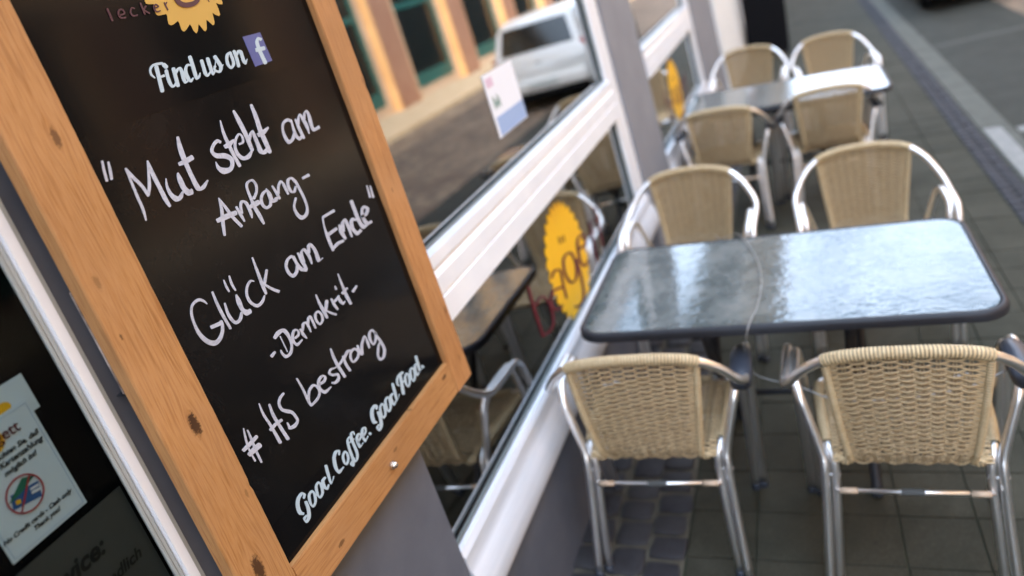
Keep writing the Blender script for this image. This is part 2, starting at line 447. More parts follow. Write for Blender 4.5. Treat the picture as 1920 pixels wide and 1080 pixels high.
# dark setts along the wall, in a light sandy bed
bed = MB(); bed.add([G(-6, .484, -.002), G(60, .484, -.002), G(60, 1.2, -.002), G(-6, 1.2, -.002)], [(0, 1, 2, 3)])
bed.obj('sett_bed', M_jointl, pav)
sett_meshes = []
for k in range(5):
    b = MB(); nseg = 12; v = []
    for h, sc in ((-.03, 1.0), (-.004, 1.0), (-.0008, .965), (.0006, .88)):
        for j in range(nseg):
            a = 2 * math.pi * (j + .5) / nseg; r = .0515 * (abs(math.cos(a)) ** 9 + abs(math.sin(a)) ** 9) ** (-1 / 9)
            random.seed(k * 50 + j); r *= random.uniform(.93, 1.05) * sc
            v.append((r * math.cos(a), r * math.sin(a), h))
    f = [(i * nseg + j, i * nseg + (j + 1) % nseg, (i + 1) * nseg + (j + 1) % nseg, (i + 1) * nseg + j) for i in range(3) for j in range(nseg)] + [tuple(3 * nseg + j for j in range(nseg))]
    b.add(v, f); sett_meshes.append(b.mesh('sett', M_sett, True))
random.seed(21)
for r_, yy in enumerate((.545, .665, .785)):
    x = 1.35 + r_ * .04
    while x < 7.2:
        l = random.uniform(.82, 1.12)
        place('sett', random.choice(sett_meshes), gmat(x + .054 * l, yy + random.uniform(-.008, .008), .008 + random.uniform(-.002, .003), random.uniform(-.07, .07)), pav, (l, random.uniform(1.0, 1.12), 1))
        x += .104 * l + .017
far = MB()
for yy in (.545, .665, .785):
    x = 7.2
    while x < 22: rest_slab(far, x, yy, .1, .1, .003); x += .125
    x = -2.0
    while x < 1.27: rest_slab(far, x, yy, .1, .1, .006); x += .122
tag(far.obj('distant_sett', M_sett, pav), kind='stuff')
# gutter of small blue-grey setts, then the flat kerb stones
gm = sett_meshes[0].copy(); gm.materials.clear(); gm.materials.append(M_gut)
yg0 = x_edge - 7 * PV
cnt = 0
for r_ in range(2):
    x = 3.9 + r_ * .04
    while x < 11.0:
        place('gutter_sett', gm, gmat(x, yg0 - .038 - r_ * .070, .001 + random.uniform(-.002, .003), random.uniform(-.1, .1)), pav, (random.uniform(.72, .85), .68, 1)); x += .088
far = MB()
for r_ in range(2):
    x = 11.0
    while x < 40: rest_slab(far, x, yg0 - .042 - r_ * .078, .07, .07, .001); x += .09
    x = -2.0
    while x < 3.82: rest_slab(far, x, yg0 - .042 - r_ * .078, .07, .06, .001); x += .088
tag(far.obj('distant_gutter_sett', M_gut, pav), kind='stuff')
km = slab_mesh('kerb_stone', .99, .188, .06, .006, M_kerb)
for i in range(-2, 34): place('kerb_stone', km, gmat(3.5 + i * 1.0, yg0 - .150 - .095, .002), pav)
# road markings
mk = MB(); mk.add([G(3.2, yg0 - .165, .0065), G(5.93, yg0 - .165, .0065), G(5.93, yg0 - .275, .0065), G(3.2, yg0 - .275, .0065)], [(0, 1, 2, 3)])
mk.add([W(5.80, -1.33, zr + .005), W(5.93, -1.33, zr + .005), W(5.93, -2.28, zr - .006), W(5.80, -2.28, zr - .006)], [(0, 1, 2, 3)])
mk.add([W(5.25, -1.36, zr + .005), W(5.72, -1.36, zr + .005), W(5.72, -2.28, zr - .006), W(5.25, -2.28, zr - .006)], [(0, 1, 2, 3)])
tag(mk.obj('road_marking', M_mark), kind='structure')
mk = MB(); mk.add([W(9.15, -1.32, zr + .004), W(9.28, -1.32, zr + .004), W(9.28, -2.28, zr - .006), W(9.15, -2.28, zr - .006)], [(0, 1, 2, 3)])
tag(mk.obj('asphalt_seam', M_patch), kind='structure')
# ------------------------------------------------------------------ cafe building
WY = .985                                    # street face of the wall
cafe = empty('cafe_building', Matrix.Translation((0, WY, 0)), 'grey painted cafe front with white framed shop windows behind the chairs', 'building')
def cb(name, boxes, m, parent=None, bevel=0., smooth=False):
    b = MB()
    for x0, y0, z0, x1, y1, z1 in boxes: b.box(x0, y0 - WY, z0, x1, y1 - WY, z1)
    return b.obj(name, m, parent or cafe, bevel=bevel)
WB, WT = .45, 2.50                           # window opening, bottom and top
cb('lower_wall', [(.645, WY, -.3, 6.72, 1.22, WB - .012), (10.9, WY, -.3, 60, 1.22, WB)], M_wall)
cb('wall_panel', [(.645, WY, WB - .012, 1.243, 1.22, WT)], M_wall)
cb('pilaster', [(3.83, WY - .004, WB - .3, 4.50, 1.22, WT)], M_pillar)
cb('pilaster', [(6.72, WY - .004, -.3, 8.05, 1.22, WT)], M_pillar)
cb('pilaster', [(8.05, WY - .03, -.3, 10.9, 1.22, WT)], M_whitecol)
cb('wall_panel', [(10.9, WY, WB, 11.6, 1.22, WT), (14.2, WY, WB, 15.2, 1.22, WT), (17.8, WY, WB, 60, 1.22, WT)], M_wall)
cb('wall_panel', [(-30, WY, -.3, -.62, 1.22, WT)], M_wall)
cb('fascia', [(-30, WY - .05, WT, 60, 1.22, 3.05)], M_pillar)
cb('cornice', [(-30, WY - .14, 3.05, 60, 1.22, 3.17)], M_white)
TOPH = 5.45
up = []
x = -30.
wx = []
while x < 60:
    up.append((x, WY, 3.17, x + 1.1, 1.3, TOPH)); wx.append(x + 1.1); up.append((x + 1.1, WY, 3.17, x + 2.3, 1.3, 3.65)); up.append((x + 1.1, WY, 4.95, x + 2.3, 1.3, TOPH)); x += 2.3
cb('upper_wall', up, M_plaster)
cb('eaves', [(-30, WY - .35, TOPH, 60, 1.3, TOPH + .14)], M_white)
cb('roof', [(-30, WY, TOPH + .14, 60, 9, TOPH + .2), (-30, 8.9, -.3, 60, 9, TOPH + .14), (-30, 1.3, -.3, -29.8, 8.9, TOPH + .14)], M_dark)
for x in wx:
    if 0 < x < 26:
        fr = cb('upper_window', [(x, 1.05, 3.65, x + .07, 1.12, 4.95), (x + 1.13, 1.05, 3.65, x + 1.2, 1.12, 4.95), (x + .07, 1.05, 3.65, x + 1.13, 1.12, 3.73), (x + .07, 1.05, 4.87, x + 1.13, 1.12, 4.95), (x + .57, 1.05, 3.73, x + .63, 1.12, 4.87)], M_white)
        cb('pane', [(x + .07, 1.085, 3.73, x + .57, 1.09, 4.87), (x + .63, 1.085, 3.73, x + 1.13, 1.09, 4.87)], M_glass, fr)
    cb('blind', [(x, 1.25, 3.65, x + 1.2, 1.26, 4.95)], M_inwall) if 0 < x < 26 else cb('blind', [(x, 1.15, 3.65, x + 1.2, 1.16, 4.95)], M_dark)
# shop windows: frame, transom rail with grooves, sloping sill, two panes
def shop_window(x0, x1, sticker=None):
    fw = .022
    w = cb('window', [(x0, 1.012, WB, x0 + fw, 1.06, WT), (x1 - .185, .995, WB, x1, 1.06, WT),
                      (x0 + fw, .995, WT - .09, x1 - .185, 1.06, WT), (x0 + fw, 1.0, WB, x1 - .185, 1.055, .60)], M_white, bevel=.004)
    b = MB()
    prof = [(-.012, 1.083), (-.012, 1.150), (-.006, 1.153), (-.006, 1.158), (-.012, 1.161), (-.012, 1.205), (-.004, 1.222), (-.004, 1.226), (-.010, 1.230), (-.010, 1.262), (.055, 1.266), (.055, 1.079)]
    b.prism([(y, z) for y, z in prof], 0, x0 + fw, x1 - .185); b.obj('rail', M_white, w)
    b = MB()
    prof = [(.018, .604), (.006, .602), (-.004, .585), (-.004, .55), (-.010, .535), (-.020, .52), (-.030, .48), (-.034, .450), (-.030, .437), (-.018, .430), (-.003, .432), (-.003, .46), (.018, .46)]
    b.prism(prof, 0, x0 + .002, x1 - .002); smooth_by_angle(b.obj('sill', M_sill, w), 25)
    b = MB(); b.box(x1 - .185 - .012, .022, .604, x1 - .185, .034, 1.079); b.box(x1 - .197, .022, 1.266, x1 - .185, .034, WT - .09)
    b.box(x0 + fw, .022, 1.266, x1 - .197, .030, 1.272); b.box(x0 + fw, .022, .604, x1 - .197, .030, .612); b.box(x0 + fw, .022, 1.071, x1 - .197, .030, 1.079)
    b.obj('seal', M_seal, w)
    for z0, z1 in ((.604, 1.079), (1.266, WT - .09)):
        b = MB(); b.box(x0 + fw, .036, z0, x1 - .185, .042, z1); b.obj('pane', M_glass, w)
    return w
w1 = shop_window(1.243, 3.83)
w2 = shop_window(4.50, 6.72)
w3 = shop_window(11.6, 14.2)
w4 = shop_window(15.2, 17.8)
# door with its pale frame, dark glazing and a grey foil across the foot of the glass
door = cb('door', [(.606, .982, -.02, .6105, .9895, 2.2), (.6115, .9855, -.02, .6195, .9895, 2.2), (.6355, .980, -.02, .6445, 1.02, 2.2), (-.62, .976, 2.2, .644, 1.02, 2.28), (-.62, .976, -.02, -.55, 1.02, 2.2), (-.55, .982, -.02, .606, 1.02, .10)], M_dframe, bevel=.0015)
cb('door_edge', [(.6200, .9765, -.02, .6350, .9885, 2.2)], M_white, door)
cb('glass', [(-.55, .986, .10, .606, .989, 2.2)], M_doorglass, door)
cb('foil', [(-.55, .9965, .10, .606, .9980, 1.338)], M_foil, door)
cb('lintel_wall', [(-.62, WY, 2.28, .645, 1.22, WT)], M_wall)
# lettering helper: text laid on a plane facing -Y
def text_mesh(body, size, m, shear=0., bold=0., align='LEFT', xs=1.0):
    cu = bpy.data.curves.new('t', 'FONT'); cu.body = body; cu.size = size; cu.shear = shear; cu.offset = bold; cu.align_x = align; cu.resolution_u = 3
    o = bpy.data.objects.new('t', cu); COL.objects.link(o)
    bpy.context.view_layer.update()
    me = bpy.data.meshes.new_from_object(o.evaluated_get(bpy.context.evaluated_depsgraph_get()))
    bpy.data.objects.remove(o); bpy.data.curves.remove(cu)
    me.transform(Matrix.Diagonal((xs, 1, 1, 1)) @ Matrix.Identity(4)); me.transform(Matrix.Rotation(R(90), 4, 'X'))
    me.materials.clear(); me.materials.append(m); return me
def text_obj(name, body, size, m, loc, parent=None, **k):
    o = bpy.data.objects.new(name, text_mesh(body, size, m, **k)); COL.objects.link(o)
    if parent: o.parent = parent
    o.location = loc; return o
text_obj('lettering', 'Service:', .036, M_foiltext, (.545, .9955 - WY, 1.277), door, shear=.3, bold=.0012, align='RIGHT')
text_obj('lettering', 'freundlich', .024, M_foiltext, (.585, .9955 - WY, 1.232), door, shear=.3, bold=.0006, align='RIGHT')
# room behind the glass
room = MB()
room.box(-.62, 5.2 - WY, -.1, 18.2, 5.3 - WY, WT); room.obj('back_wall', M_inwall, cafe)
room = MB(); room.box(-.62, 1.22 - WY, WT, 18.2, 5.3 - WY, WT + .08); room.obj('ceiling', M_dark, cafe)
room = MB(); room.box(-.62, 1.03 - WY, -.02, 18.2, 5.2 - WY, .05); room.obj('indoor_floor', M_infloor, cafe)
room = MB(); room.box(-.70, 1.05 - WY, -.1, -.62, 5.2 - WY, WT); room.box(18.2, 1.22 - WY, -.1, 18.3, 5.3 - WY, WT); room.obj('side_wall', M_dark, cafe)
room = MB(); room.box(-.61, 1.05 - WY, .05, .70, 1.06 - WY, WT); room.obj('door_dark_backing', M_dark, cafe)  # added black sheet, stands in for the unlit depth behind the door glass
room = MB(); room.box(.645, 1.221 - WY, .05, 1.0, 2.6 - WY, WT); room.obj('partition', M_dark, cafe)

# ------------------------------------------------------------------ lettering data (tenths of a millimetre on the board)
LET = {
    'slogan_top': '9447,18648,-40,1 9406,18486,-40,1 9352,18274,-40,2;9322,18494,14,5 9284,18555,22,4 9305,18624,20,-6 9377,18673,8,-15 9467,18681,-4,-19 9594,18672,-7,-18;9606,18649,-41,-15 9635,18600,-44,-16;9403,18482,-2,-15 9525,18488,-2,-21;9603,18552,-37,1 9576,18450,-37,0 9567,18344,-36,-5 9592,18300,-18,-22 9660,18312,11,-12 9709,18356,11,-6;9762,18552,-40,0 9732,18417,-40,1 9701,18281,-40,1;9758,18455,10,-5 9830,18517,16,-15 9891,18528,-28,-19 9904,18468,-40,-2 9879,18363,-40,-1 9883,18301,-28,-16 9943,18310,11,-12 9987,18351,12,-5;10149,18530,9,15 10079,18544,-7,18 10005,18492,-30,9 9973,18410,-41,0 9975,18331,-41,-9 10012,18295,-5,-23 10089,18329,8,-9;10205,18658,-43,-2 10187,18522,-43,-1 10158,18371,-42,-1 10158,18303,-29,-16 10216,18319,16,-13 10281,18373,7,-4;10431,18553,-40,0 10411,18443,-41,0 10392,18333,-40,-4 10419,18302,-9,-24 10490,18324,13,-11 10535,18360,11,-5;10583,18558,-42,-1 10565,18435,-42,-1 10553,18334,-41,-3 10563,18297,-13,-21 10623,18319,6,-8;10767,18558,-45,-8 10785,18485,-46,-8 10809,18398,-46,-4 10788,18338,-36,11 10728,18303,-3,22 10665,18322,22,13 10637,18368,28,0 10679,18407,25,-10;10769,18336,14,-12 10885,18395,6,-5;10571,18295,13,-6 10626,18342,10,-3 10753,18502,9,-2;11167,18548,21,22 11077,18529,-26,16 11016,18452,-36,4 10998,18361,-38,-5 11041,18310,-10,-24 11128,18346,32,-12 11161,18424,38,-1 11163,18501,39,2 11167,18548,21,22;11277,18558,-41,-2 11268,18427,-43,0 11239,18294,-42,1;11295,18470,14,-6 11382,18538,16,-18 11432,18523,-42,-10 11427,18433,-44,-1 11416,18344,-42,-3 11428,18305,10,-20 11528,18371,8,-4',
    'badge_f': '12101,18628,33,24 12039,18657,-6,25 11967,18607,-45,8 11948,18517,-52,-2 11948,18385,-54,-4 11963,18216,-59,-5;11848,18472,-8,-36 12107,18467,-8,-36',
    'chalk_one': '7775,17619,-18,2 7733,17482,-22,3 7702,17346,-22,2;7863,17580,-15,2 7827,17461,-25,4 7785,17343,-22,4;8083,17406,-18,0 8071,17212,-22,0 8053,16966,-25,1 8046,16777,-25,2 8008,16615,-14,2;8083,17406,-17,-4 8139,17241,-29,-8 8213,17078,-28,-6 8238,16924,-27,-3;8243,16928,21,-10 8350,17072,27,-9 8504,17389,14,-4;8502,17390,-14,0 8486,17218,-37,-1 8493,16978,-39,-1 8499,16779,-41,-2 8517,16645,-29,-2;8677,17044,-10,2 8632,16928,-24,2 8636,16794,-36,-6 8695,16699,-36,-32 8781,16695,17,-31 8869,16753,13,-12;8936,17044,-19,1 8922,16948,-49,2 8922,16802,-52,-5 8968,16706,-48,-31 9046,16695,-10,-47;9241,17549,-27,3 9187,17331,-53,3 9169,17056,-45,1 9172,16861,-46,-1 9193,16693,-47,-17 9296,16679,13,-31 9451,16747,9,-11;9037,17161,0,-28 9189,17162,2,-39 9359,17176,5,-40;10068,17220,26,17 10013,17259,1,29 9888,17220,-23,20 9804,17140,-38,4 9855,17048,-38,-28 10037,16985,-38,-34 10144,16891,-51,-8 10108,16793,-39,18 10008,16747,-9,40 9867,16771,40,41 9785,16857,38,8 9786,16958,9,0;10271,17547,-13,1 10224,17335,-34,1 10229,17094,-40,-1 10244,16895,-41,-1 10265,16729,-42,-1;10115,17122,4,-31 10233,17128,15,-42 10386,17167,9,-16;10462,17066,2,-19 10571,17070,21,-15 10612,17162,25,1 10561,17220,0,19 10438,17164,-24,14 10344,17046,-33,6 10338,16914,-42,-5 10416,16822,-28,-27 10556,16808,14,-37 10684,16862,17,-18;10665,17616,-30,-2 10690,17422,-53,-3 10714,17170,-53,-1 10714,16996,-50,1 10711,16879,-43,2;10727,17030,22,-9 10825,17138,29,-15 10904,17178,-20,-15 10908,17089,-44,0 10907,16938,-49,1 10905,16800,-58,-9 10985,16756,-6,-38 11091,16781,19,-31;11145,17599,-38,0 11141,17388,-54,1 11111,17132,-60,2 11119,16900,-60,1 11122,16720,-55,2;11005,17074,5,-38 11157,17081,17,-41 11344,17127,10,-15;12041,17050,28,17 11944,17110,7,29 11787,17080,-26,17 11701,16965,-34,6 11692,16823,-47,-1 11737,16727,-33,-31 11869,16744,29,-26 11987,16831,27,-14;12044,17083,-22,2 12010,16905,-40,3 12009,16770,-46,-4 12073,16698,-16,-33 12198,16730,20,-26;12170,17060,-25,0 12177,16885,-47,0 12200,16674,-42,0;12200,16946,31,-8 12258,17039,35,-12 12351,17109,-14,-21 12394,17003,-48,-4 12426,16843,-49,1 12411,16703,-15,1;12437,16991,28,-7 12496,17085,30,-13 12587,17123,-24,-14 12612,17013,-50,2 12577,16857,-54,4 12590,16735,-40,-25 12796,16734,4,-33',
    'chalk_two': '9513,16412,-10,2 9476,16234,-33,8 9376,16021,-37,11 9294,15825,-27,8;9516,16404,-10,-1 9563,16236,-31,-3 9630,16015,-35,-5 9729,15809,-34,-6;9273,16092,1,-34 9498,16080,-1,-46 9744,16056,-2,-38;9798,16140,-26,0 9817,16003,-36,0 9837,15858,-22,0;9864,15997,22,-5 9894,16109,31,-11 9962,16172,9,-26 10042,16127,-34,-8 10058,16008,-37,1 10057,15920,-36,6 10035,15843,-17,4;10261,16120,28,-22 10389,16199,27,-14 10448,16305,34,-3 10405,16415,18,16 10264,16408,-20,19 10212,16327,-29,5 10199,16168,-33,3 10198,15992,-41,2 10227,15802,-46,1 10245,15647,-28,1;10086,16023,5,-30 10217,16023,7,-46 10351,16023,7,-42;10661,16139,-7,16 10532,16122,-20,23 10434,16055,-33,14 10402,15952,-39,0 10463,15867,-19,-22 10581,15871,25,-24 10632,15942,24,-10;10651,16169,-10,0 10668,16059,-52,2 10669,15922,-48,-10 10760,15907,8,-38 10819,15925,21,-27;10832,16155,-23,-1 10862,16014,-37,0 10882,15888,-34,1;10906,15972,24,-8 10978,16090,29,-15 11092,16149,-1,-25 11131,16075,-38,-2 11143,15965,-39,2 11148,15883,-30,2;11466,16011,36,7 11409,16105,22,17 11299,16110,-29,22 11238,16011,-39,7 11249,15899,-36,-7 11333,15862,15,-24 11424,15931,25,-14;11472,16036,-35,0 11498,15877,-39,1 11524,15648,-35,4 11498,15464,-34,10 11396,15365,-30,29 11242,15364,27,33 11160,15472,44,1 11166,15619,30,-10 11303,15742,25,-14;11695,16002,4,-23 11922,15997,5,-31',
    'chalk_three': '8361,15026,9,2 8328,15093,19,10 8243,15160,4,24 8101,15146,-14,18 8015,15044,-22,10 7978,14887,-25,5 7981,14706,-34,0 8047,14532,-38,-14 8160,14428,-16,-39 8280,14426,20,-34 8398,14498,26,-20 8456,14590,29,-13 8467,14658,28,-8;8233,14672,-1,-30 8441,14632,-1,-33;8557,15141,-20,3 8544,14942,-29,4 8550,14723,-32,4 8576,14460,-26,3;8687,14867,-19,5 8659,14696,-30,5 8679,14560,-32,-3 8736,14481,-12,-26 8843,14485,21,-27 8932,14564,22,-17;8984,14869,-20,4 8973,14749,-51,10 8970,14607,-41,1 9029,14508,-38,-35 9122,14494,1,-41;8871,15198,-14,2 8864,15086,-25,3 8874,14985,-18,1;9014,15206,-16,4 8992,15069,-27,4 9007,14939,-18,1;9471,14883,6,8 9399,14923,-6,21 9279,14878,-22,17 9193,14762,-29,10 9200,14614,-32,-3 9306,14493,-13,-26 9452,14498,17,-25 9562,14565,11,-10;9655,15246,-18,3 9633,14995,-32,6 9612,14745,-40,8 9605,14575,-32,6;9852,14915,-26,16 9669,14733,-28,18;9674,14711,-21,-8 9791,14572,-26,-12 9915,14456,-28,-15;10604,14754,29,0 10573,14851,18,22 10431,14844,-23,24 10336,14755,-35,13 10333,14627,-40,0 10405,14534,-12,-31 10534,14555,30,-27 10610,14645,29,-16;10625,14831,-23,4 10621,14698,-40,3 10673,14548,-43,-12 10805,14465,-25,-23;10760,14837,-25,2 10782,14663,-49,5 10805,14475,-39,4;10819,14626,36,-9 10843,14790,38,-17 10948,14825,-25,-19 11011,14675,-45,3 11006,14503,-24,5;11049,14717,35,-14 11109,14829,35,-19 11170,14837,-32,-9 11236,14673,-46,4 11227,14467,-53,-5 11352,14464,4,-14;11736,14460,41,-7 11738,14715,52,-9 11751,14934,26,-6 11817,15139,23,-6;11830,15138,6,-25 12238,15121,7,-31;11784,14781,12,-35 12109,14781,11,-30;11750,14480,18,-27 11949,14510,14,-34 12167,14484,4,-28;12218,14806,-36,7 12201,14663,-64,9 12239,14496,-43,3;12275,14653,45,-15 12338,14795,49,-24 12448,14830,-40,-16 12477,14674,-50,7 12463,14451,-35,7;12804,14686,21,17 12707,14740,-8,37 12621,14700,-54,22 12590,14575,-60,6 12674,14432,-35,-30 12837,14439,19,-36;12887,15075,-62,9 12884,14852,-62,9 12890,14613,-62,6 12963,14463,-53,-27 13116,14451,6,-25;13030,14669,8,-29 13212,14658,31,-34 13335,14737,59,-12 13234,14813,4,32 13128,14778,-45,21 13068,14649,-57,10 13117,14481,-56,-20 13306,14444,-2,-29;13613,15169,-25,4 13578,14918,-42,8;13728,15119,-28,6 13684,14878,-43,9',
    'chalk_four': '9126,13594,16,-30 9241,13614,13,-24;9363,13823,18,-31 9509,13851,11,-42 9648,13809,-38,-14 9695,13623,-35,7 9660,13480,-27,15 9555,13395,-21,28 9430,13409,17,24 9379,13504,25,-1 9383,13567,15,-4;9499,13782,-14,3 9511,13457,-12,3;9812,13558,11,-22 9932,13568,22,-21 9954,13638,23,0 9885,13686,-7,22 9796,13646,-28,20 9746,13544,-37,9 9797,13435,-11,-26 9968,13440,5,-13;10024,13629,-24,4 10043,13505,-38,3 10084,13401,-17,0;10068,13573,23,-15 10143,13661,27,-27 10231,13649,-27,-10 10248,13539,-31,6 10248,13441,-15,4;10266,13596,23,-13 10328,13688,25,-20 10392,13692,-26,-4 10403,13571,-32,7 10406,13437,-26,6;10662,13462,27,-20 10698,13562,33,-6 10640,13659,15,18 10546,13653,-26,20 10498,13552,-32,7 10553,13440,-13,-19 10662,13462,27,-20;10765,13954,-18,4 10766,13783,-35,6 10794,13580,-47,8 10804,13439,-38,8;10990,13709,-39,25 10843,13562,-39,25;10891,13536,-19,-7 10982,13440,-22,-11 11091,13353,-20,-13;11133,13678,-28,5 11145,13549,-41,5 11186,13418,-30,2;11177,13594,13,-26 11284,13599,18,-25 11378,13627,14,-16;11350,13609,-29,6 11355,13509,-46,3 11407,13432,-15,-21 11477,13445,13,-17;11376,13838,-18,5 11370,13770,-30,8;11598,13997,-19,4 11587,13710,-39,9 11589,13495,-51,11 11615,13319,-44,8;11493,13611,21,-33 11697,13634,16,-24;11820,13489,24,-29 12000,13526,17,-21',
    'chalk_five': '7948,12955,-11,6 7901,12798,-21,11 7867,12626,-18,7 7868,12484,-18,6 7875,12366,-19,5;8003,12880,-15,5 7995,12728,-25,9 7977,12506,-25,9 7975,12263,-21,7;7755,12666,11,-34 7923,12665,14,-38 8115,12675,13,-33;7821,12531,14,-42 7961,12530,16,-52 8097,12519,14,-52;8446,13093,-11,4 8432,12884,-26,7 8472,12616,-29,7 8500,12260,-38,11;8634,12947,-22,8 8614,12756,-33,10 8639,12508,-35,8 8685,12196,-39,9;8420,12575,12,-29 8602,12583,10,-33 8739,12555,4,-29;9025,12908,-11,21 8910,12891,-20,25 8833,12822,-30,16 8837,12703,-30,-2 8929,12602,-29,-18 9024,12502,-32,-3 9060,12342,-32,9 9034,12298,-28,19;9031,12293,-14,28 8935,12287,-10,38 8829,12318,-2,29;8825,12317,32,-11 8826,12434,17,-6;9452,12935,-22,5 9481,12682,-28,7 9484,12446,-33,9 9505,12323,-29,6;9511,12323,12,-25 9711,12329,17,-27 9820,12384,27,-18 9831,12505,29,-3 9751,12595,1,26 9614,12576,-23,24 9511,12465,-27,17 9498,12365,-18,7;9908,12514,6,-25 10054,12493,17,-29 10122,12538,31,-12 10066,12596,-2,24 9934,12585,-29,27 9866,12464,-41,11 9959,12314,-15,-29 10161,12294,4,-13;10453,12530,0,14 10341,12566,-12,26 10263,12531,-34,11 10335,12448,-19,-17 10460,12378,-31,-5 10436,12299,-32,30 10316,12291,-5,31 10218,12345,6,13;10558,12891,-23,8 10542,12723,-40,12 10557,12525,-44,9 10620,12226,-40,8;10437,12529,4,-11 10610,12512,13,-26 10779,12537,19,-28;10793,12585,-29,9 10786,12402,-39,10 10825,12239,-36,7;10812,12530,23,-25 10962,12583,22,-34 11063,12557,2,-24;11149,12525,-11,27 11034,12501,-28,23 10983,12406,-35,12 11020,12319,-7,-22 11178,12316,23,-27 11270,12388,35,-15 11224,12490,27,8 11149,12525,-11,27;11318,12517,-28,10 11308,12395,-46,11 11342,12299,-50,6;11350,12300,41,-24 11460,12462,36,-26 11638,12542,2,-30 11649,12411,-43,13 11637,12282,-32,11;12000,12399,36,0 11934,12523,17,19 11813,12516,-34,25 11757,12388,-43,14 11803,12264,-9,-24 11932,12306,35,-26 12010,12413,36,-21;12000,12348,-38,5 12056,12172,-45,10 12074,11977,-47,22 11953,11864,-32,32 11826,11884,30,15 11804,11995,37,-19 11934,12142,29,-21 12025,12181,12,-12',
    'slogan_bottom': '8452,11121,19,-19 8492,11159,29,-12 8453,11218,-5,27 8333,11202,-28,35 8254,11107,-40,29 8242,10978,-41,9 8301,10906,-18,-12;8454,11037,-33,17 8435,10888,-36,24 8370,10769,-30,33 8276,10753,3,26 8267,10826,23,-22 8341,10836,10,-19;8675,11077,8,21 8582,11072,-24,24 8532,10938,-28,15 8558,10848,-5,-23 8649,10870,24,-24 8700,10989,29,-15 8675,11077,8,21;8896,11087,7,22 8812,11077,-25,23 8762,10941,-29,15 8789,10850,-3,-24 8885,10875,26,-24 8926,11003,30,-14 8896,11087,7,22;9088,11046,-15,28 9002,11036,-33,30 8976,10930,-42,14 9024,10852,-1,-30 9092,10876,14,-19;9223,11205,-34,19 9186,11034,-36,19 9165,10855,-23,-11 9292,10905,10,-13;8682,10941,9,-15 8763,10956,9,-15;8914,10950,10,-14 8987,10974,10,-15;9635,11133,22,-16 9666,11187,29,-1 9592,11231,-17,33 9488,11178,-36,29 9426,11017,-44,22 9455,10877,-20,-27 9611,10865,7,-16;9812,11063,0,25 9718,11038,-27,23 9680,10924,-30,14 9712,10851,5,-27 9806,10886,27,-24 9842,10986,31,-14 9812,11063,0,25;10064,11125,15,-7 10074,11205,13,15 9989,11185,-28,21 9944,11021,-35,18 9921,10797,-37,22 9852,10700,-20,27 9818,10767,24,-15 9885,10798,9,-11;10226,11151,16,-6 10223,11213,18,10 10154,11227,-27,23 10105,11098,-36,18 10095,10840,-38,20 10035,10730,-26,24 9958,10723,14,11 9973,10790,12,-7;9938,11132,5,-14 10168,11095,5,-15;10229,10965,13,-18 10359,10993,21,-21 10376,11057,27,-2 10316,11087,-20,27 10234,11024,-38,23 10237,10858,-33,-10 10362,10861,6,-12;10432,10948,15,-18 10555,10988,23,-20 10571,11062,27,0 10503,11089,-24,26 10422,10996,-39,22 10437,10850,-24,-20 10564,10868,8,-12;10626,10868,19,-36 10657,10868,20,-36;11108,11135,27,-19 11144,11179,39,-13 11102,11222,-11,31 10975,11206,-39,37 10897,11099,-54,31 10889,10964,-49,9 10960,10918,-10,-19;11116,11053,-41,18 11104,10898,-47,25 11041,10768,-39,33 10929,10746,-3,30 10907,10816,31,-22 10996,10838,13,-17;11337,11097,5,24 11232,11082,-32,24 11184,10932,-36,16 11215,10851,-1,-26 11316,10876,33,-25 11368,11015,36,-16 11337,11097,5,24;11572,11103,4,25 11464,11087,-33,24 11416,10936,-37,16 11444,10848,-1,-26 11551,10879,34,-25 11606,11022,37,-16 11572,11103,4,25;11776,11059,-18,28 11671,11054,-41,31 11653,10940,-51,19 11682,10851,-8,-26 11783,10870,14,-18;11894,11227,-42,19 11861,11043,-47,22 11834,10860,-34,-8 11972,10912,11,-11;12074,11062,22,-3 12045,11128,33,-15 12107,11220,30,-25 12219,11242,20,-34 12372,11217,13,-33;12243,11217,-48,24 12178,11022,-53,28 12113,10841,-53,29;12166,11068,8,-25 12299,11039,8,-25;12485,11107,2,25 12379,11083,-34,24 12326,10945,-38,16 12363,10859,1,-26 12463,10894,35,-25 12525,11024,39,-16 12485,11107,2,25;12722,11101,2,25 12629,11077,-36,24 12577,10936,-39,16 12610,10841,1,-27 12719,10884,36,-25 12781,11016,40,-15 12722,11101,2,25;12921,11084,-27,23 12855,11051,-44,28 12810,10943,-50,20 12844,10849,-15,-20 12926,10869,16,-16;13030,11216,-48,20 13004,11056,-51,21 12983,10877,-46,8 13078,10872,8,-13;13112,10891,27,-49 13149,10887,27,-49',
    'logo_word': '9028,19599,-18,-3 9021,19425,-18,-3;9186,19482,-1,-12 9292,19494,10,-8 9289,19549,15,9 9229,19555,-5,10 9184,19509,-17,0 9193,19445,-14,-10 9286,19435,-6,-12;9522,19540,9,12 9471,19552,-6,10 9417,19499,-17,0 9433,19440,-13,-10 9524,19438,-5,-12;9678,19603,-18,-3 9672,19431,-18,-3;9765,19548,-9,8 9668,19493,-8,8;9681,19495,-13,-9 9767,19431,-14,-9;9908,19492,0,-11 10005,19509,13,-6 9971,19544,8,12 9912,19523,-15,3 9905,19456,-17,-6 9951,19433,-7,-12 10007,19442,0,-11;10157,19549,-15,-3 10166,19433,-15,-3;10159,19509,9,-5 10214,19551,9,-5;11162,19474,-13,-3 11170,19442,-13,-3',
    'logo_ring': '10439,19596,-53,-16 10472,19513,-51,-23 10546,19468,-37,-34 10638,19451,-17,-39 10782,19457,2,-36 10897,19494,28,-26 10962,19547,40,-17',
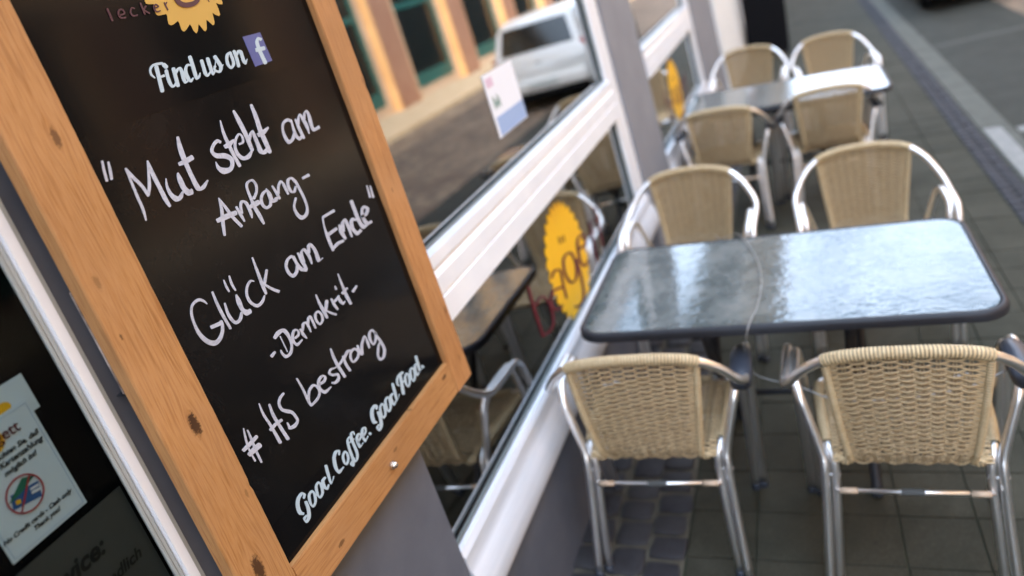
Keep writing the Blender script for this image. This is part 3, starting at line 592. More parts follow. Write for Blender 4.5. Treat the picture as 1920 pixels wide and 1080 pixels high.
    'sun_poly': '9810,19660 9787,19618 9794,19583 9830,19567 9933,19558 9958,19534 9945,19496 9901,19434 9902,19390 9947,19374 10028,19376 10108,19377 10111,19342 10083,19282 10069,19220 10103,19195 10163,19200 10288,19240 10299,19203 10285,19099 10301,19070 10332,19059 10382,19078 10515,19153 10531,19109 10538,19035 10571,18989 10626,19021 10708,19124 10732,19090 10769,19005 10803,18987 10852,19023 10932,19165 10974,19128 11024,19061 11058,19056 11098,19097 11126,19193 11143,19259 11196,19215 11269,19180 11312,19205 11328,19304 11325,19404 11391,19373 11469,19359 11498,19395 11484,19460',
    'badge': '11645,18753 12158,18756 12185,18214 11658,18201',
    'sticker_word': '21372,8920,-96,36 21284,8100,-113,44 21290,7093,-98,41;21430,8181,46,-49 22219,8131,-29,-30 22614,7554,-106,37 22438,6981,-99,58 21804,6937,-54,63 21299,7128,-7,42;23441,8261,84,-61 23898,8318,41,-60 24404,8077,-116,28 24291,7544,-119,47 24225,7054,-119,49;24138,7534,-16,55 23239,7816,-64,63 22791,7628,-107,48 23005,7178,-67,-12 23656,7003,33,-60;25934,8131,99,7 25105,8287,-113,68 24782,7827,-133,48 25087,7255,-90,-8 25744,7140,122,-74 26115,7553,145,-55 25934,8131,99,7;26352,7625,-147,53 26246,6757,-147,61 25901,6188,-134,75 25228,6171,-68,77 24733,6388,11,51;26787,7884,56,-72 27864,7688,137,-76 27728,8140,95,16 27041,8185,-141,67 26702,7556,-150,53 26987,7071,-91,-15 27559,7021,93,-81;28990,8164,-92,30 28820,7173,-92,33 28652,6515,-91,35;28371,7830,22,-33 29386,7613,24,-35;30217,8356,-98,30 30075,7324,-98,34 29916,6691,-98,36;29577,8022,25,-34 30535,7835,26,-35;25172,9123,-41,14 25130,8883,-41,14;25444,9023,-52,19 25354,8820,-52,20;25726,8955,-54,18 25675,8732,-53,19',

}
def strokes(name, key, m, y0, parent, loc0, sub=5, th=.0006):
    """builds flat brush strokes; loc0 = (x, y, z) of the parent origin"""
    b = MB()
    for idx, st in enumerate(LET[key].split(';')):
        pts = [tuple(int(a) / 10000 for a in r.split(',')) for r in st.split(' ')]
        closed = len(pts) > 3 and pts[0][:2] == pts[-1][:2]
        # end caps
        if not closed:
            def cap(p, q):
                dx, dz = p[0] - q[0], p[1] - q[1]; l = math.hypot(dx, dz) or 1; w = math.hypot(p[2], p[3])
                return (p[0] + dx / l * w * .45, p[1] + dz / l * w * .45, p[2] * .55, p[3] * .55)
            sm = catmull(pts, sub)
            sm = [cap(sm[0], sm[1])] + sm + [cap(sm[-1], sm[-2])]
        else:
            sm = catmull(pts[:-1], sub, True); sm.append(sm[0])
        y = y0 - loc0[1] - .00006 * (idx % 9)
        v = []
        for c in sm:
            v.append((c[0] + c[2] - loc0[0], y, c[1] + c[3] - loc0[2])); v.append((c[0] - c[2] - loc0[0], y, c[1] - c[3] - loc0[2]))
        n = len(sm)
        vb = [(a, yy + th, c) for a, yy, c in v]
        f = [(2 * i, 2 * i + 1, 2 * i + 3, 2 * i + 2) for i in range(n - 1)]
        f += [(2 * i, 2 * i + 2, 2 * n + 2 * i + 2, 2 * n + 2 * i) for i in range(n - 1)] + [(2 * i + 1, 2 * n + 2 * i + 1, 2 * n + 2 * i + 3, 2 * i + 3) for i in range(n - 1)]
        b.add(v + vb, f)
    me = bpy.data.meshes.new(name); me.from_pydata(b.v, [], b.f); me.materials.append(m)
    o = bpy.data.objects.new(name, me); COL.objects.link(o); o.parent = parent
    return o
def poly_xz(name, pts, m, y, parent, loc0, th=.0006):
    b = MB(); b.prism([(p[0] - loc0[0], p[1] - loc0[2]) for p in pts], 1, y - loc0[1], y - loc0[1] + th)
    return b.obj(name, m, parent)

# round sun stickers with the cafe name on the two lower panes
def sun_outline(cx, cz, r, n=28, amp=.085):
    out = []
    for i in range(n * 6):
        a = 2 * math.pi * i / (n * 6); k = (i % 6) / 6
        d = 1 - amp * (1 - math.sin(math.pi * k) ** .8) * 1.3
        out.append((cx + r * d * math.cos(a), cz + r * d * math.sin(a)))
    return out
def sticker(win, cx, dx):
    b = MB()
    o_ = (0, WY, 0)
    pts = sun_outline(cx, .800, .232)
    c = len(b.v); b.v.append((cx, 1.0195 - WY, .8)); b.v += [(p[0], 1.0195 - WY, p[1]) for p in pts]
    n = len(pts)
    for i in range(n): b.f.append((c, c + 1 + i, c + 1 + (i + 1) % n)); b.m.append(0)
    s = strokes('w', 'sticker_word', M_wine, 1.0180, None, (0, WY, 0))
    off = len(b.v)
    for v in s.data.vertices: b.v.append((v.co.x + dx, v.co.y, v.co.z))
    for f in s.data.polygons: b.f.append(tuple(off + i for i in f.vertices)); b.m.append(1)
    bpy.data.objects.remove(s)
    b.obj('sun_sticker', [M_yellow, M_wine], win)
sticker(w1, 2.552, 0); sticker(w2, 5.46, 2.908)

# ------------------------------------------------------------------ menu board
BX, BY, BZ = .651, .955, .964
board = empty('menu_board', Matrix.Translation((BX, BY, BZ)), 'black chalkboard in a broad pine frame with white handwriting, bolted to the grey wall', 'chalkboard')
B0 = (BX, BY, BZ)
BT = 2.30
def bbox_(name, x0, y0, z0, x1, y1, z1, m, parent=board, bevel=0., notch=None):
    b = MB(); b.box(x0 - BX, y0 - BY, z0 - BZ, x1 - BX, y1 - BY, z1 - BZ)
    return b.obj(name, m, parent, bevel=bevel, segs=2)
def kn(*a): return [(x - BX, z - BZ, r, d) for x, z, r, d in a]
M_w1 = wood('pine_stile_left', 'z', kn((.718, 1.811, .0065, .72), (.674, 1.619, .005, .45), (.668, 1.538, .0022, .8), (.708, 1.365, .0095, 1.), (.693, 1.103, .011, 1.), (.735, 1.215, .0035, .4)))
M_w2 = wood('pine_stile_right', 'z', kn((1.471, 1.725, .004, .5), (1.466, 1.153, .004, .6), (1.452, 1.028, .004, .5), (1.43, 1.48, .0028, .5)), 1.06)
M_w3 = wood('pine_rail', 'x', kn((1.362, 1.028, .0058, .8), (1.103, 1.018, .0042, .7), (.868, .990, .0052, .75), (1.202, 1.047, .0018, .8)), 1.02)
def stile(x0, x1, m, seed, side):
    """stile with a slightly uneven edge and a chip"""
    random.seed(seed); b = MB(); zs = [BZ + (BT - BZ) * i / 120 for i in range(121)]
    y0, y1 = .930, .955
    chips = {1: [(1.216, .0022)], 2: [(1.715, .0030)]}[side]
    v = []
    for z in zs:
        e = random.uniform(-.00025, .00025) + .0006 * math.sin(z * 9 + seed)
        ch = sum(d for cz, d in chips if abs(z - cz) < .006)
        xa, xb = x0 - BX + (e if side == 2 else 0), x1 - BX + e - ch
        r = .0022
        v += [(xa, y1 - BY, z - BZ), (xa, y0 + r - BY, z - BZ), (xa + r, y0 - BY, z - BZ), (xb - r, y0 - BY, z - BZ), (xb, y0 + r - BY, z - BZ), (xb, y1 - BY, z - BZ)]
    k = 6; f = [(i * k + j, i * k + (j + 1) % k, (i + 1) * k + (j + 1) % k, (i + 1) * k + j) for i in range(120) for j in range(k)]
    f += [tuple(range(k)), tuple(120 * k + j for j in range(k))]
    b.add(v, f); return b.obj('frame_stile', m, board)
stile(.651, .7495, M_w1, 3, 1)
stile(1.3965, 1.4790, M_w2, 5, 2)
bbox_('frame_rail', .750, .9315, .9645, 1.396, .955, 1.0475, M_w3, bevel=.0018)
bbox_('frame_rail', .750, .9315, BT - .084, 1.396, .955, BT, M_w3, bevel=.0018)
pn = bbox_('panel', .7495, .9445, 1.040, 1.3970, .953, BT - .08, M_board)
# printed foil strips above and below the writing field
zt = 1.8005; zb = 1.124
M_foil2 = mat('matt_black_foil', (.0042, .0042, .0048), .12, spec=.13)
bbox_('foil_strip', .7505, .9439, zt, 1.3955, .9444, BT - .085, M_foil2, pn); bbox_('foil_strip', .7505, .9439, 1.0480, 1.3955, .9444, zb, M_foil2, pn)
yl = .9432
strokes('slogan', 'slogan_top', M_vinyl, yl, board, B0); strokes('slogan', 'slogan_bottom', M_vinyl, yl, board, B0)
for k in ('chalk_one', 'chalk_two', 'chalk_three', 'chalk_four', 'chalk_five'): strokes('handwriting', k, M_chalk, yl, board, B0)
def P2(key): return [tuple(int(a) / 10000 for a in r.split(',')) for r in LET[key].split(' ')]
bd = poly_xz('badge', P2('badge'), M_fb, yl, board, B0); strokes('letter', 'badge_f', M_vinyl, yl - .0004, bd, B0)
sp = P2('sun_poly')
cxs, czs = 1.066, 2.01
a0 = math.atan2(sp[-1][1] - czs, sp[-1][0] - cxs); a1 = math.atan2(sp[0][1] - czs, sp[0][0] - cxs) 
while a1 < a0: a1 += 2 * math.pi
ext = []
for i in range(1, 96):
    a = a0 + (a1 - a0) * i / 96; rr = .098 * (1 - .07 * (1 + math.cos(i * 2 * math.pi / 6.0)))
    ext.append((cxs + rr * math.cos(a), czs + rr * math.sin(a)))
lg = poly_xz('logo_sun', sp + ext, M_yellow2, yl, board, B0)
strokes('lettering', 'logo_word', M_wine2, yl - .0006, lg, B0); strokes('lettering', 'logo_ring', M_wine2, yl - .0012, lg, B0)
b = MB(); b.lathe([(.0001, -.0125), (.0032, -.0120), (.0058, -.0098), (.0068, -.0068), (.0066, -.0045), (.0085, -.0042), (.0092, -.0020), (.0092, 0), (.004, .0)], 24, (1.0745 - BX, .9310 - BY, 1.0007 - BZ), 'y')
smooth_by_angle(b.obj('bolt', M_screw, board), 50)
b = MB()
for x_, z_ in ((.70, 1.00), (1.44, 1.00), (.70, 2.2), (1.44, 2.2)): b.box(x_ - .02 - BX, 0.0005, z_ - .02 - BZ, x_ + .02 - BX, .0298, z_ + .02 - BZ)
b.obj('spacer', M_dframe, board)

# ------------------------------------------------------------------ papers and holder
def sheet(name, x0, z0, x1, z1, y, m, label, cat):
    e = empty(name, Matrix.Translation((x0, y, z0)), label, cat)
    b = MB(); b.box(0, 0, 0, x1 - x0, .0007, z1 - z0); b.obj('sheet', m, e); return e
nt_ = sheet('notice', .443, 1.353, .555, 1.520, .9935, M_paper, 'white cash-only notice with a crossed out bank card, behind the door glass', 'notice')
def nobj(name, shape, m, dy=-.0006):
    b = MB(); shape(b); o = b.obj(name, m, nt_); o.location.y = dy; return o
W_, H_ = .112, .167
def frame_(b):
    for x0, z0, x1, z1 in ((.004, .004, W_ - .004, .0044), (.004, H_ - .0044, W_ - .004, H_ - .004), (.004, .0044, .0044, H_ - .0044), (W_ - .0044, .0044, W_ - .004, H_ - .0044)): b.box(x0, 0, z0, x1, .0004, z1)
nobj('border', frame_, M_bluebox)
def disc(b, cx, cz, r, n=36): b.prism([(cx + r * math.cos(2 * math.pi * i / n), cz + r * math.sin(2 * math.pi * i / n)) for i in range(n)], 1, 0, .0004)
nobj('logo', lambda b: b.prism(sun_outline(.049, .143, .0165, 24, .1), 1, 0, .0004), M_yellow)
text_obj('lettering', 'bagett', .021, M_wine, (.087, -.0011, .1375), nt_, align='RIGHT', bold=.0003)
for body, sz, x_, z_ in (('Bitte beachten Sie, daß', .0098, .103, .1195), ('keine Kartenzahlung', .0105, .103, .1085), ('möglich ist!', .0098, .088, .0975), ('No Credit cards - Cash only', .0086, .101, .0265), ('Thank you!', .0086, .078, .0165)):
    text_obj('lettering', body, sz, M_ink, (x_, -.0008, z_), nt_, shear=.35, bold=.00032, align='RIGHT')
def card(b, pts): b.prism(pts, 1, 0, .0004)
nobj('card_picture', lambda b: card(b, [(.031, .056), (.068, .048), (.073, .068), (.037, .074)]), M_blue, -.0005)
nobj('card_picture', lambda b: card(b, [(.030, .066), (.058, .084), (.073, .077), (.050, .069)]), M_green, -.0009)
nobj('card_picture', lambda b: [card(b, [(.0585, .0585), (.0695, .0565), (.0705, .0600), (.0595, .0620)]), card(b, [(.0595, .0635), (.0705, .0620), (.0712, .0650), (.0602, .0665)])], M_paper2, -.0012)
nobj('card_picture', lambda b: card(b, [(.037, .0595), (.043, .0583), (.0442, .0635), (.0382, .0648)]), M_yellow, -.0013)
def ring(b, cx=.052, cz=.065, r=.0245, w=.0021, n=48):
    v = []
    for i in range(n):
        a = 2 * math.pi * i / n
        for rr in (r, r - w):
            for y in (0, .0004): v.append((cx + rr * math.cos(a), y, cz + rr * math.sin(a)))
    f = []
    for i in range(n):
        p, q_ = 4 * i, 4 * ((i + 1) % n); f += [(p, q_, q_ + 2, p + 2), (p + 1, p + 3, q_ + 3, q_ + 1), (p, p + 1, q_ + 1, q_), (p + 2, q_ + 2, q_ + 3, p + 3)]
    b.add(v, f); b.prism([(cx - .016, cz - .0175), (cx - .0145, cz - .0187), (cx + .0165, cz + .0170), (cx + .0150, cz + .0182)], 1, 0, .0004)
nobj('ban_ring', ring, M_red, -.0018)
p2 = sheet('price_tag', .484, 1.500, .566, 1.551, .9955, M_paper, 'second white card with a yellow spot peeping out above the cash-only notice', 'card')
b = MB(); b.prism([(.040 + .012 * math.cos(i * .3), .024 + .008 * math.sin(i * .3)) for i in range(21)], 1, 0, .0004); b.obj('spot', M_yellow, p2).location.y = -.0006
p3 = sheet('window_poster', 2.285, 1.371, 2.575, 1.582, 1.0190, M_paper2, 'white landscape sheet with a pale blue field stuck to the upper window pane', 'poster')
b = MB(); b.box(.02, 0, .002, .288, .0004, .066); b.obj('print', M_bluebox, p3).location.y = -.0006
b = MB(); b.box(.018, 0, .165, .078, .0004, .196); b.obj('print', M_pink, p3).location.y = -.0006
b = MB()
for i in range(5): b.box(.035 + .012 * i, 0, .09 + .008 * (i % 2), .042 + .012 * i, .0004, .135 - .01 * (i % 3))
b.obj('print', M_green, p3).location.y = -.0006
hold = empty('flyer_holder', Matrix.Translation((.655, WY, 1.452)), 'clear acrylic flyer holder on the grey wall, half hidden by the pine frame', 'flyer holder')
b = MB(); b.box(0, -.026, 0, .115, -.0235, .15); b.box(.1125, -.0235, 0, .115, -.001, .15); b.box(.0025, -.0235, 0, .1125, -.001, .0025); b.obj('pocket', M_acryl, hold)
M_fly = two_tone('flyer_print', (.10, .06, .05), (.62, .55, .50), 42, .5, (1, 1, .5))
b = MB(); b.box(.001, -.021, .004, .109, -.0185, .165); b.obj('flyer', M_fly, hold)
# ------------------------------------------------------------------ woven bistro chair
def set_edge(me, vals):
    a = me.attributes.new('edge', 'FLOAT', 'POINT'); a.data.foreach_set('value', vals)
def coil_tube(pts, r, pitch, n=9, sub=6):
    """tube wrapped in round strands: radius ripples once per strand"""
    P = [Vector(p) for p in pts]; L = [0]
    for a, c in zip(P, P[1:]): L.append(L[-1] + (c - a).length)
    tot = L[-1]; k = max(2, int(round(tot / pitch))) * sub; out = []; rs = []; ed = []
    j = 0
    for i in range(k + 1):
        s = tot * i / k
        while j < len(L) - 2 and s > L[j + 1]: j += 1
        t = (s - L[j]) / max(1e-9, L[j + 1] - L[j])
        out.append(P[j].lerp(P[j + 1], t)); ph = (i % sub) / sub
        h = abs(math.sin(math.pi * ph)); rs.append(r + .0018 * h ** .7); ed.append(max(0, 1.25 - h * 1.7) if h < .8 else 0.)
    b = MB(); b.tube(out, r, n, rs=rs); 
    vals = []
    for e in ed: vals += [e] * n
    return b, vals
def coil_mesh(name, runs, pitch=.0058, m=None):
    b = MB(); vals = []
    for pts, r in runs:
        c, v = coil_tube(pts, r, pitch); off = b.add(c.v, c.f); vals += v
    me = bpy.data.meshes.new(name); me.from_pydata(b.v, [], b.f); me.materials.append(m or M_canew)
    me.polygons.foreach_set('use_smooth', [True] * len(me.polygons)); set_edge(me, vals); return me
def weave_mesh(name, S, nrm, rows, stakes, amp=.0037, r=.0020, flat=.0038):
    """S(u,v) surface point with u in 0..1 across and v in 0..1 down; strands run across in a basket weave"""
    vs = []; fs = []; ed = []
    seg = stakes * 4
    for i in range(rows):
        v = (i + .5) / rows; par = 1 if i % 2 else -1
        jit = random.uniform(-.07, .07) / rows
        sec = []
        for j in range(seg + 1):
            u = j / seg
            ph = math.pi * u * stakes
            fade = min(1, u * stakes * 1.2, (1 - u) * stakes * 1.2)
            droop = .34 / rows * math.cos(ph) * par * fade
            p = S(u, v + jit * math.sin(u * 9 + i) + droop); n = nrm(u, v)
            c = p + n * (amp * math.cos(ph) * par * fade)
            d = (S(u, min(1, v + .01)) - S(u, max(0, v - .01))).normalized()
            sec.append((c, n, d))
        off = len(vs)
        for c, n, d in sec:
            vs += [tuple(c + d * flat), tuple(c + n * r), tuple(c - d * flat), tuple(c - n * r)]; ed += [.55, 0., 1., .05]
        for j in range(seg):
            for k in range(4): fs.append((off + 4 * j + k, off + 4 * j + (k + 1) % 4, off + 4 * j + 4 + (k + 1) % 4, off + 4 * j + 4 + k))
    # upright stakes, in pairs
    for s in range(1, stakes):
        for du in (-.10, .10):
            u = (s + du) / stakes; off = len(vs); K = 24
            for i in range(K + 1):
                v = i / K; p = S(u, v); n = nrm(u, v); t = (S(min(1, u + .01), v) - S(max(0, u - .01), v)).normalized()
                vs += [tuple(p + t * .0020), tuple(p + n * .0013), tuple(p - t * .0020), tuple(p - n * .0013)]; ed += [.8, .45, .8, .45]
            for i in range(K):
                for k in range(4): fs.append((off + 4 * i + k, off + 4 * i + (k + 1) % 4, off + 4 * i + 4 + (k + 1) % 4, off + 4 * i + 4 + k))
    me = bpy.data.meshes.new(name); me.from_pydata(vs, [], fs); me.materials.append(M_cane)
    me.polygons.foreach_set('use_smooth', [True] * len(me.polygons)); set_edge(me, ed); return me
def lerp(a, b, t): return a + (b - a) * t
# chair axes: +X the way the sitter faces, origin on the ground under the top of the back
hoop_half = [(0, 0, .770), (.004, .09, .766), (.018, .170, .747), (.044, .228, .705), (.080, .268, .648), (.125, .285, .614), (.20, .286, .603), (.30, .284, .600), (.345, .282, .592), (.372, .280, .560), (.382, .278, .50), (.400, .272, .25), (.425, .268, .012)]
hoop_pts = catmull([(x, -y, z) for x, y, z in hoop_half[:0:-1]] + hoop_half, 5)
def hoop_at(yq):
    best = None
    hp = [p for p in hoop_pts if p[2] > .70]
    for a, c in zip(hp, hp[1:]):
        if a[1] <= yq <= c[1]:
            t = (yq - a[1]) / (c[1] - a[1] + 1e-9); return Vector([lerp(a[k], c[k], t) for k in range(3)])
    return Vector(hp[0] if yq < 0 else hp[-1])
def Sback(u, v):
    y = lerp(-.172, .172, u) * lerp(1.0, .78, v ** 1.1)
    top = hoop_at(lerp(-.172, .172, u)); zb = .405 + .006 * math.cos((u - .5) * math.pi)
    z = lerp(top.z - .010, zb, v)
    xb = .028 + .018 * (2 * u - 1) ** 2
    x = lerp(top.x, xb, v) - .012 * math.sin(math.pi * v) + .030 * max(0, v - .86) / .14 * .8
    return Vector((x, y, z))
def Nback(u, v): return Vector((-1, (.5 - u) * -.25, .02)).normalized()
def Sseat(u, v):
    y = lerp(-.185, .185, u) * lerp(1.0, 1.06, v); x = lerp(.050, .440, v)
    z = .432 - .014 * math.sin(math.pi * u) * math.sin(math.pi * min(1, v * 1.05)) - (.016 * ((v - .85) / .15) ** 2 if v > .85 else 0) - .02 * max(0, .12 - v) / .12
    return Vector((x, y, z))
def Nseat(u, v): return Vector((0, 0, 1))
def make_chair():
    root = empty('bistro_chair')
    b = MB(); b.tube(hoop_pts, .0125, 14); b.obj('back_hoop', M_alu, root, smooth=True)
    for s in (-1, 1):
        # outer loop: rear leg, arm support, front leg
        pts = catmull([(-.004, s * .226, .012), (.045, s * .214, .22), (.074, s * .208, .365), (.088, s * .212, .415), (.108, s * .238, .52), (.122, s * .252, .572), (.160, s * .2610, .597), (.20, s * .2615, .6005), (.30, s * .2600, .598), (.333, s * .2580, .585), (.350, s * .254, .545), (.366, s * .250, .42), (.392, s * .246, .2), (.412, s * .242, .012)], 5)
        b = MB(); b.tube(pts, .0122, 12); b.obj('leg', M_alu, root, smooth=True)
        pts = catmull([(.022, s * .200, .012), (.052, s * .188, .22), (.076, s * .182, .345), (.086, s * .184, .392), (.098, s * .190, .412), (.125, s * .197, .420), (.20, s * .204, .424), (.36, s * .212, .424), (.415, s * .208, .420), (.436, s * .19, .416), (.446, s * .15, .414), (.448, 0, .414)], 5)
        b = MB(); b.tube(pts, .0115, 12); b.obj('leg', M_alu, root, smooth=True)
        b = MB()
        for x, y, z, ax in ((.074, s * .196, .352, 1),):
            b.lathe([(.0001, -.027), (.003, -.0265), (.004, -.025), (.004, .025), (.003, .0265), (.0001, .027)], 10, (x, y, z), 'y')
        b.obj('rivet', M_alud, root, smooth=True)
        # foot caps
        b = MB()
        for x, y in ((-.004, s * .226), (.022, s * .200), (.412, s * .242), (.425, s * .268)): b.lathe([(.0135, 0), (.0145, .004), (.0140, .022), (.0122, .024)], 12, (x, y, 0))
        b.obj('foot_cap', M_pad, root, smooth=True)
    b = MB(); b.tube([(.052, -.186, .318), (.052, .186, .318)], .0062, 10); cbr = b.obj('crossbar', M_alu, root, smooth=True)
    for s in (-1, 1):
        b = MB(); b.tube([(.052, s * .176, .318), (.052, s * .132, .318)], .0082, 10); b.obj('sleeve', M_sleeve, cbr, smooth=True)
    rr = []; pp = []
    for i in range(57): pp.append((.052, -.028 + i * .001, .318)); rr.append(.0082 + .0014 * (i % 4 in (1, 2)))
    b = MB(); b.tube(pp, .008, 8, rs=rr); b.obj('spring', M_spring, cbr)
    b = MB(); b.tube([(.25, -.208, .405), (.25, .208, .405)], .007, 8); b.obj('seat_brace', M_alud, root, smooth=True)
    # woven back and seat
    me = weave_mesh('back_weave', Sback, Nback, 46, 10); o = bpy.data.objects.new('back_weave', me); COL.objects.link(o); o.parent = root; o['kind'] = 'stuff'
    me = weave_mesh('seat_weave', Sseat, Nseat, 48, 10); o = bpy.data.objects.new('seat_weave', me); COL.objects.link(o); o.parent = root; o['kind'] = 'stuff'
    top = [p for p in hoop_pts if abs(p[1]) < .19 and p[2] > .7]
    top = [tuple(hoop_at(-.182))] + [p for p in top if abs(p[1]) < .18] + [tuple(hoop_at(.182))]
    o = bpy.data.objects.new('top_wrap', coil_mesh('top_wrap', [(top, .0150)], .0088)); COL.objects.link(o); o.parent = root
    runs = []
    for u in (0, 1): runs.append(([tuple(Sback(u, .02 + .98 * i / 20) + Vector((0, (-.006 if u == 0 else .006), 0))) for i in range(21)], .0085))
    o = bpy.data.objects.new('side_wrap', coil_mesh('side_wrap', runs, .0072)); COL.objects.link(o); o.parent = root
    runs = []
    for s in (-1, 1):
        e = Sback(0 if s < 0 else 1, 1)
        runs.append(([tuple(p) for p in catmull([tuple(e + Vector((0, s * .006, .004))), (.062, s * .155, .408), (.075, s * .178, .414)], 5)], .0095))
        runs.append(([(.118, s * .196, .421), (.20, s * .204, .425), (.36, s * .212, .425), (.408, s * .209, .421)], .0142))
    o = bpy.data.objects.new('seat_wrap', coil_mesh('seat_wrap', runs, .0058)); COL.objects.link(o); o.parent = root
    o = bpy.data.objects.new('front_wrap', coil_mesh('front_wrap', [([(.443, -.155, .416), (.448, 0, .416), (.443, .155, .416)], .0140)], .0058)); COL.objects.link(o); o.parent = root
    return root
def make_pad(s):
    b = MB(); k = 14; secs = []
    for i in range(k + 1):
        t = i / k; x = lerp(.115, .315, t); w = .031 * (1 - (abs(2 * t - 1)) ** 8 * .45)
        zt = .603 + .0135 + .006 * math.sin(math.pi * min(1, t * 1.1)) ** .5 - .004 * t
        yc = s * .2715
        pr = []
        for a in range(12):
            an = math.pi * a / 11; pr.append((x, yc + w * math.cos(an), zt - .012 + .016 * math.sin(an)))
        pr.append((x, yc - w, zt - .030)); pr.append((x, yc + w, zt - .030)); secs.append(pr)
    n = 14; v = [p for q_ in secs for p in q_]
    f = [(i * n + j, i * n + (j + 1) % n, (i + 1) * n + (j + 1) % n, (i + 1) * n + j) for i in range(k) for j in range(n)] + [tuple(range(n))[::-1], tuple(k * n + j for j in range(n))]
    b.add(v, f); return b.mesh('armrest_pad', M_pad, True)
PADS = {-1: make_pad(-1), 1: make_pad(1)}
chair0 = make_chair()
first = True
GRP = 'silver bistro chairs with tan wickerwork around the two tables'
def place_chair(x, y, yaw, label, pads=(-1, 1)):
    global first
    if first: c = chair0; first = False
    else: c = copy_tree(chair0)
    for ch in [q_ for q_ in c.children if q_.name.startswith('armrest_pad')]: bpy.data.objects.remove(ch)
    c.matrix_world = gmat(x, y, 0, yaw); tag(c, label, 'chair', GRP)
    for s in pads:
        o = bpy.data.objects.new('armrest_pad', PADS[s]); COL.objects.link(o); o.parent = c
    return c
PI = math.pi
place_chair(1.745, .510, R(1.5), 'woven bistro chair in front, left of the two with backs to us', (-1,))
place_chair(1.725, -.160, R(-1), 'woven bistro chair in the front right corner of the photo, seen squarely from behind', (-1,))
place_chair(3.405, -.205, PI + R(2), 'woven bistro chair behind the near table on its street side, facing us', ())
place_chair(3.41, .520, PI - R(1), 'woven bistro chair behind the near table on its wall side, facing us', ())
place_chair(4.50, .470, R(-2), 'woven bistro chair with back to us at the far table, next to the pilaster')
place_chair(4.60, -.130, R(4), 'woven bistro chair with its back to us at the far table, on the kerb side')
place_chair(6.50, .375, PI - R(1), 'woven bistro chair behind the far table, in front of the black board', ())
place_chair(6.40, -.210, PI + R(7), 'furthest right woven bistro chair behind the far table, facing us', ())

# ------------------------------------------------------------------ glass-topped tables
def rrect(hx, hy, r, n=6):
    out = []
    for cx, cy, a0 in ((hx - r, hy - r, 0), (-hx + r, hy - r, 90), (-hx + r, -hy + r, 180), (hx - r, -hy + r, 270)):
        for i in range(n + 1): a = R(a0 + 90 * i / n); out.append((cx + r * math.cos(a), cy + r * math.sin(a)))
    return out
def make_table():
    root = empty('glass_table'); hx, hy = .340, .590
    prof = [(0, .687), (.0, .705), (-.003, .711), (-.010, .7145), (-.017, .713), (-.0195, .709), (-.0195, .706), (-.034, .706), (-.034, .700), (-.012, .699), (-.012, .687)]
    b = MB(); rings = []
    for d, z in prof: rings.append([(x, y, z) for x, y in rrect(hx + d, hy + d, max(.02, .085 + d), 8)])
    n = len(rings[0]); k = len(rings); v = [p for r_ in rings for p in r_]
    b.add(v, [(i * n + j, i * n + (j + 1) % n, ((i + 1) % k) * n + (j + 1) % n, ((i + 1) % k) * n + j) for i in range(k) for j in range(n)])
    smooth_by_angle(b.obj('frame', M_tframe, root), 50)
    b = MB(); b.prism(rrect(hx - .0205, hy - .0205, .066, 8), 2, .7068, .7125); b.obj('glass_top', M_tglass, root)
    for s in (-1, 1):          # carrier tubes under the top
        b = MB(); b.tube(catmull([(s * .235, -.46, .690), (s * .255, -.40, .668), (s * .262, -.2, .664), (s * .262, .2, .664), (s * .255, .40, .668), (s * .235, .46, .690)], 5), .0125, 10); b.obj('carrier', M_tframe, root, smooth=True)
    for sy in (-1, 1):
        y = sy * .20
        b = MB(); b.tube(catmull([(-.262, y, .664), (-.250, y, .60), (-.10, y, .38), (.02, y, .25), (.22, y, .03), (.235, y, .012)], 4), .0165, 12, flat=.62); b.obj('leg', M_tframe, root, smooth=True)
        y2 = y + sy * .036
        b = MB(); b.tube(catmull([(.262, y2, .664), (.250, y2, .60), (.10, y2, .38), (-.02, y2, .25), (-.18, y2, .03), (-.19, y2, .012)], 4), .0165, 12, flat=.62); b.obj('leg', M_tframe, root, smooth=True)
        b = MB()
        for x_, yy in ((.235, y), (-.19, y2)): b.lathe([(.018, 0), (.020, .006), (.019, .020), (.016, .022)], 12, (x_, yy, 0))
        b.obj('foot_cap', M_pad, root, smooth=True)
    b = MB(); b.tube([(0, -.22, .27), (0, .22, .27)], .010, 10); b.obj('cross_tube', M_tframe, root, smooth=True)
    return root
t1 = make_table()
t2 = copy_tree(t1)
for t_, x, y, lb in ((t1, 2.334, .143, 'near glass-topped table with rounded dark grey frame, wet and mottled'), (t2, 4.972, .118, 'far glass-topped table between the four blurred chairs')):
    t_.matrix_world = gmat(x, y); tag(t_, lb, 'table', 'glass-topped tables outside the cafe')
# thin steel cable that ties chairs and table together
M_wire = mat('plastic_coated_wire', (.30, .30, .29), .35, .2)
cp = [(3.2, .42, .52), (2.90, .36, .62), (2.70, .275, .716), (2.575, .228, .7165), (2.419, .193, .7165), (2.274, .18, .7165), (2.113, .188, .7165), (2.015, .206, .7175), (1.984, .214, .705), (1.995, .225, .66), (2.02, .236, .60), (2.00, .225, .575), (1.955, .20, .575), (1.91, .14, .58), (1.885, .085, .578), (1.85, .0, .56), (1.86, -.15, .55), (1.90, -.30, .55), (1.93, -.38, .565), (1.95, -.44, .585), (1.97, -.47, .55), (1.96, -.50, .40), (1.99, -.50, .2), (2.0, -.48, .004)]
b = MB(); b.tube([tuple(G(*p)) for p in catmull(cp, 6)], .0020, 6)
tag(b.obj('security_cable', M_wire, smooth=True), 'thin grey wire looped over the near table and through the chair arms', 'cable')

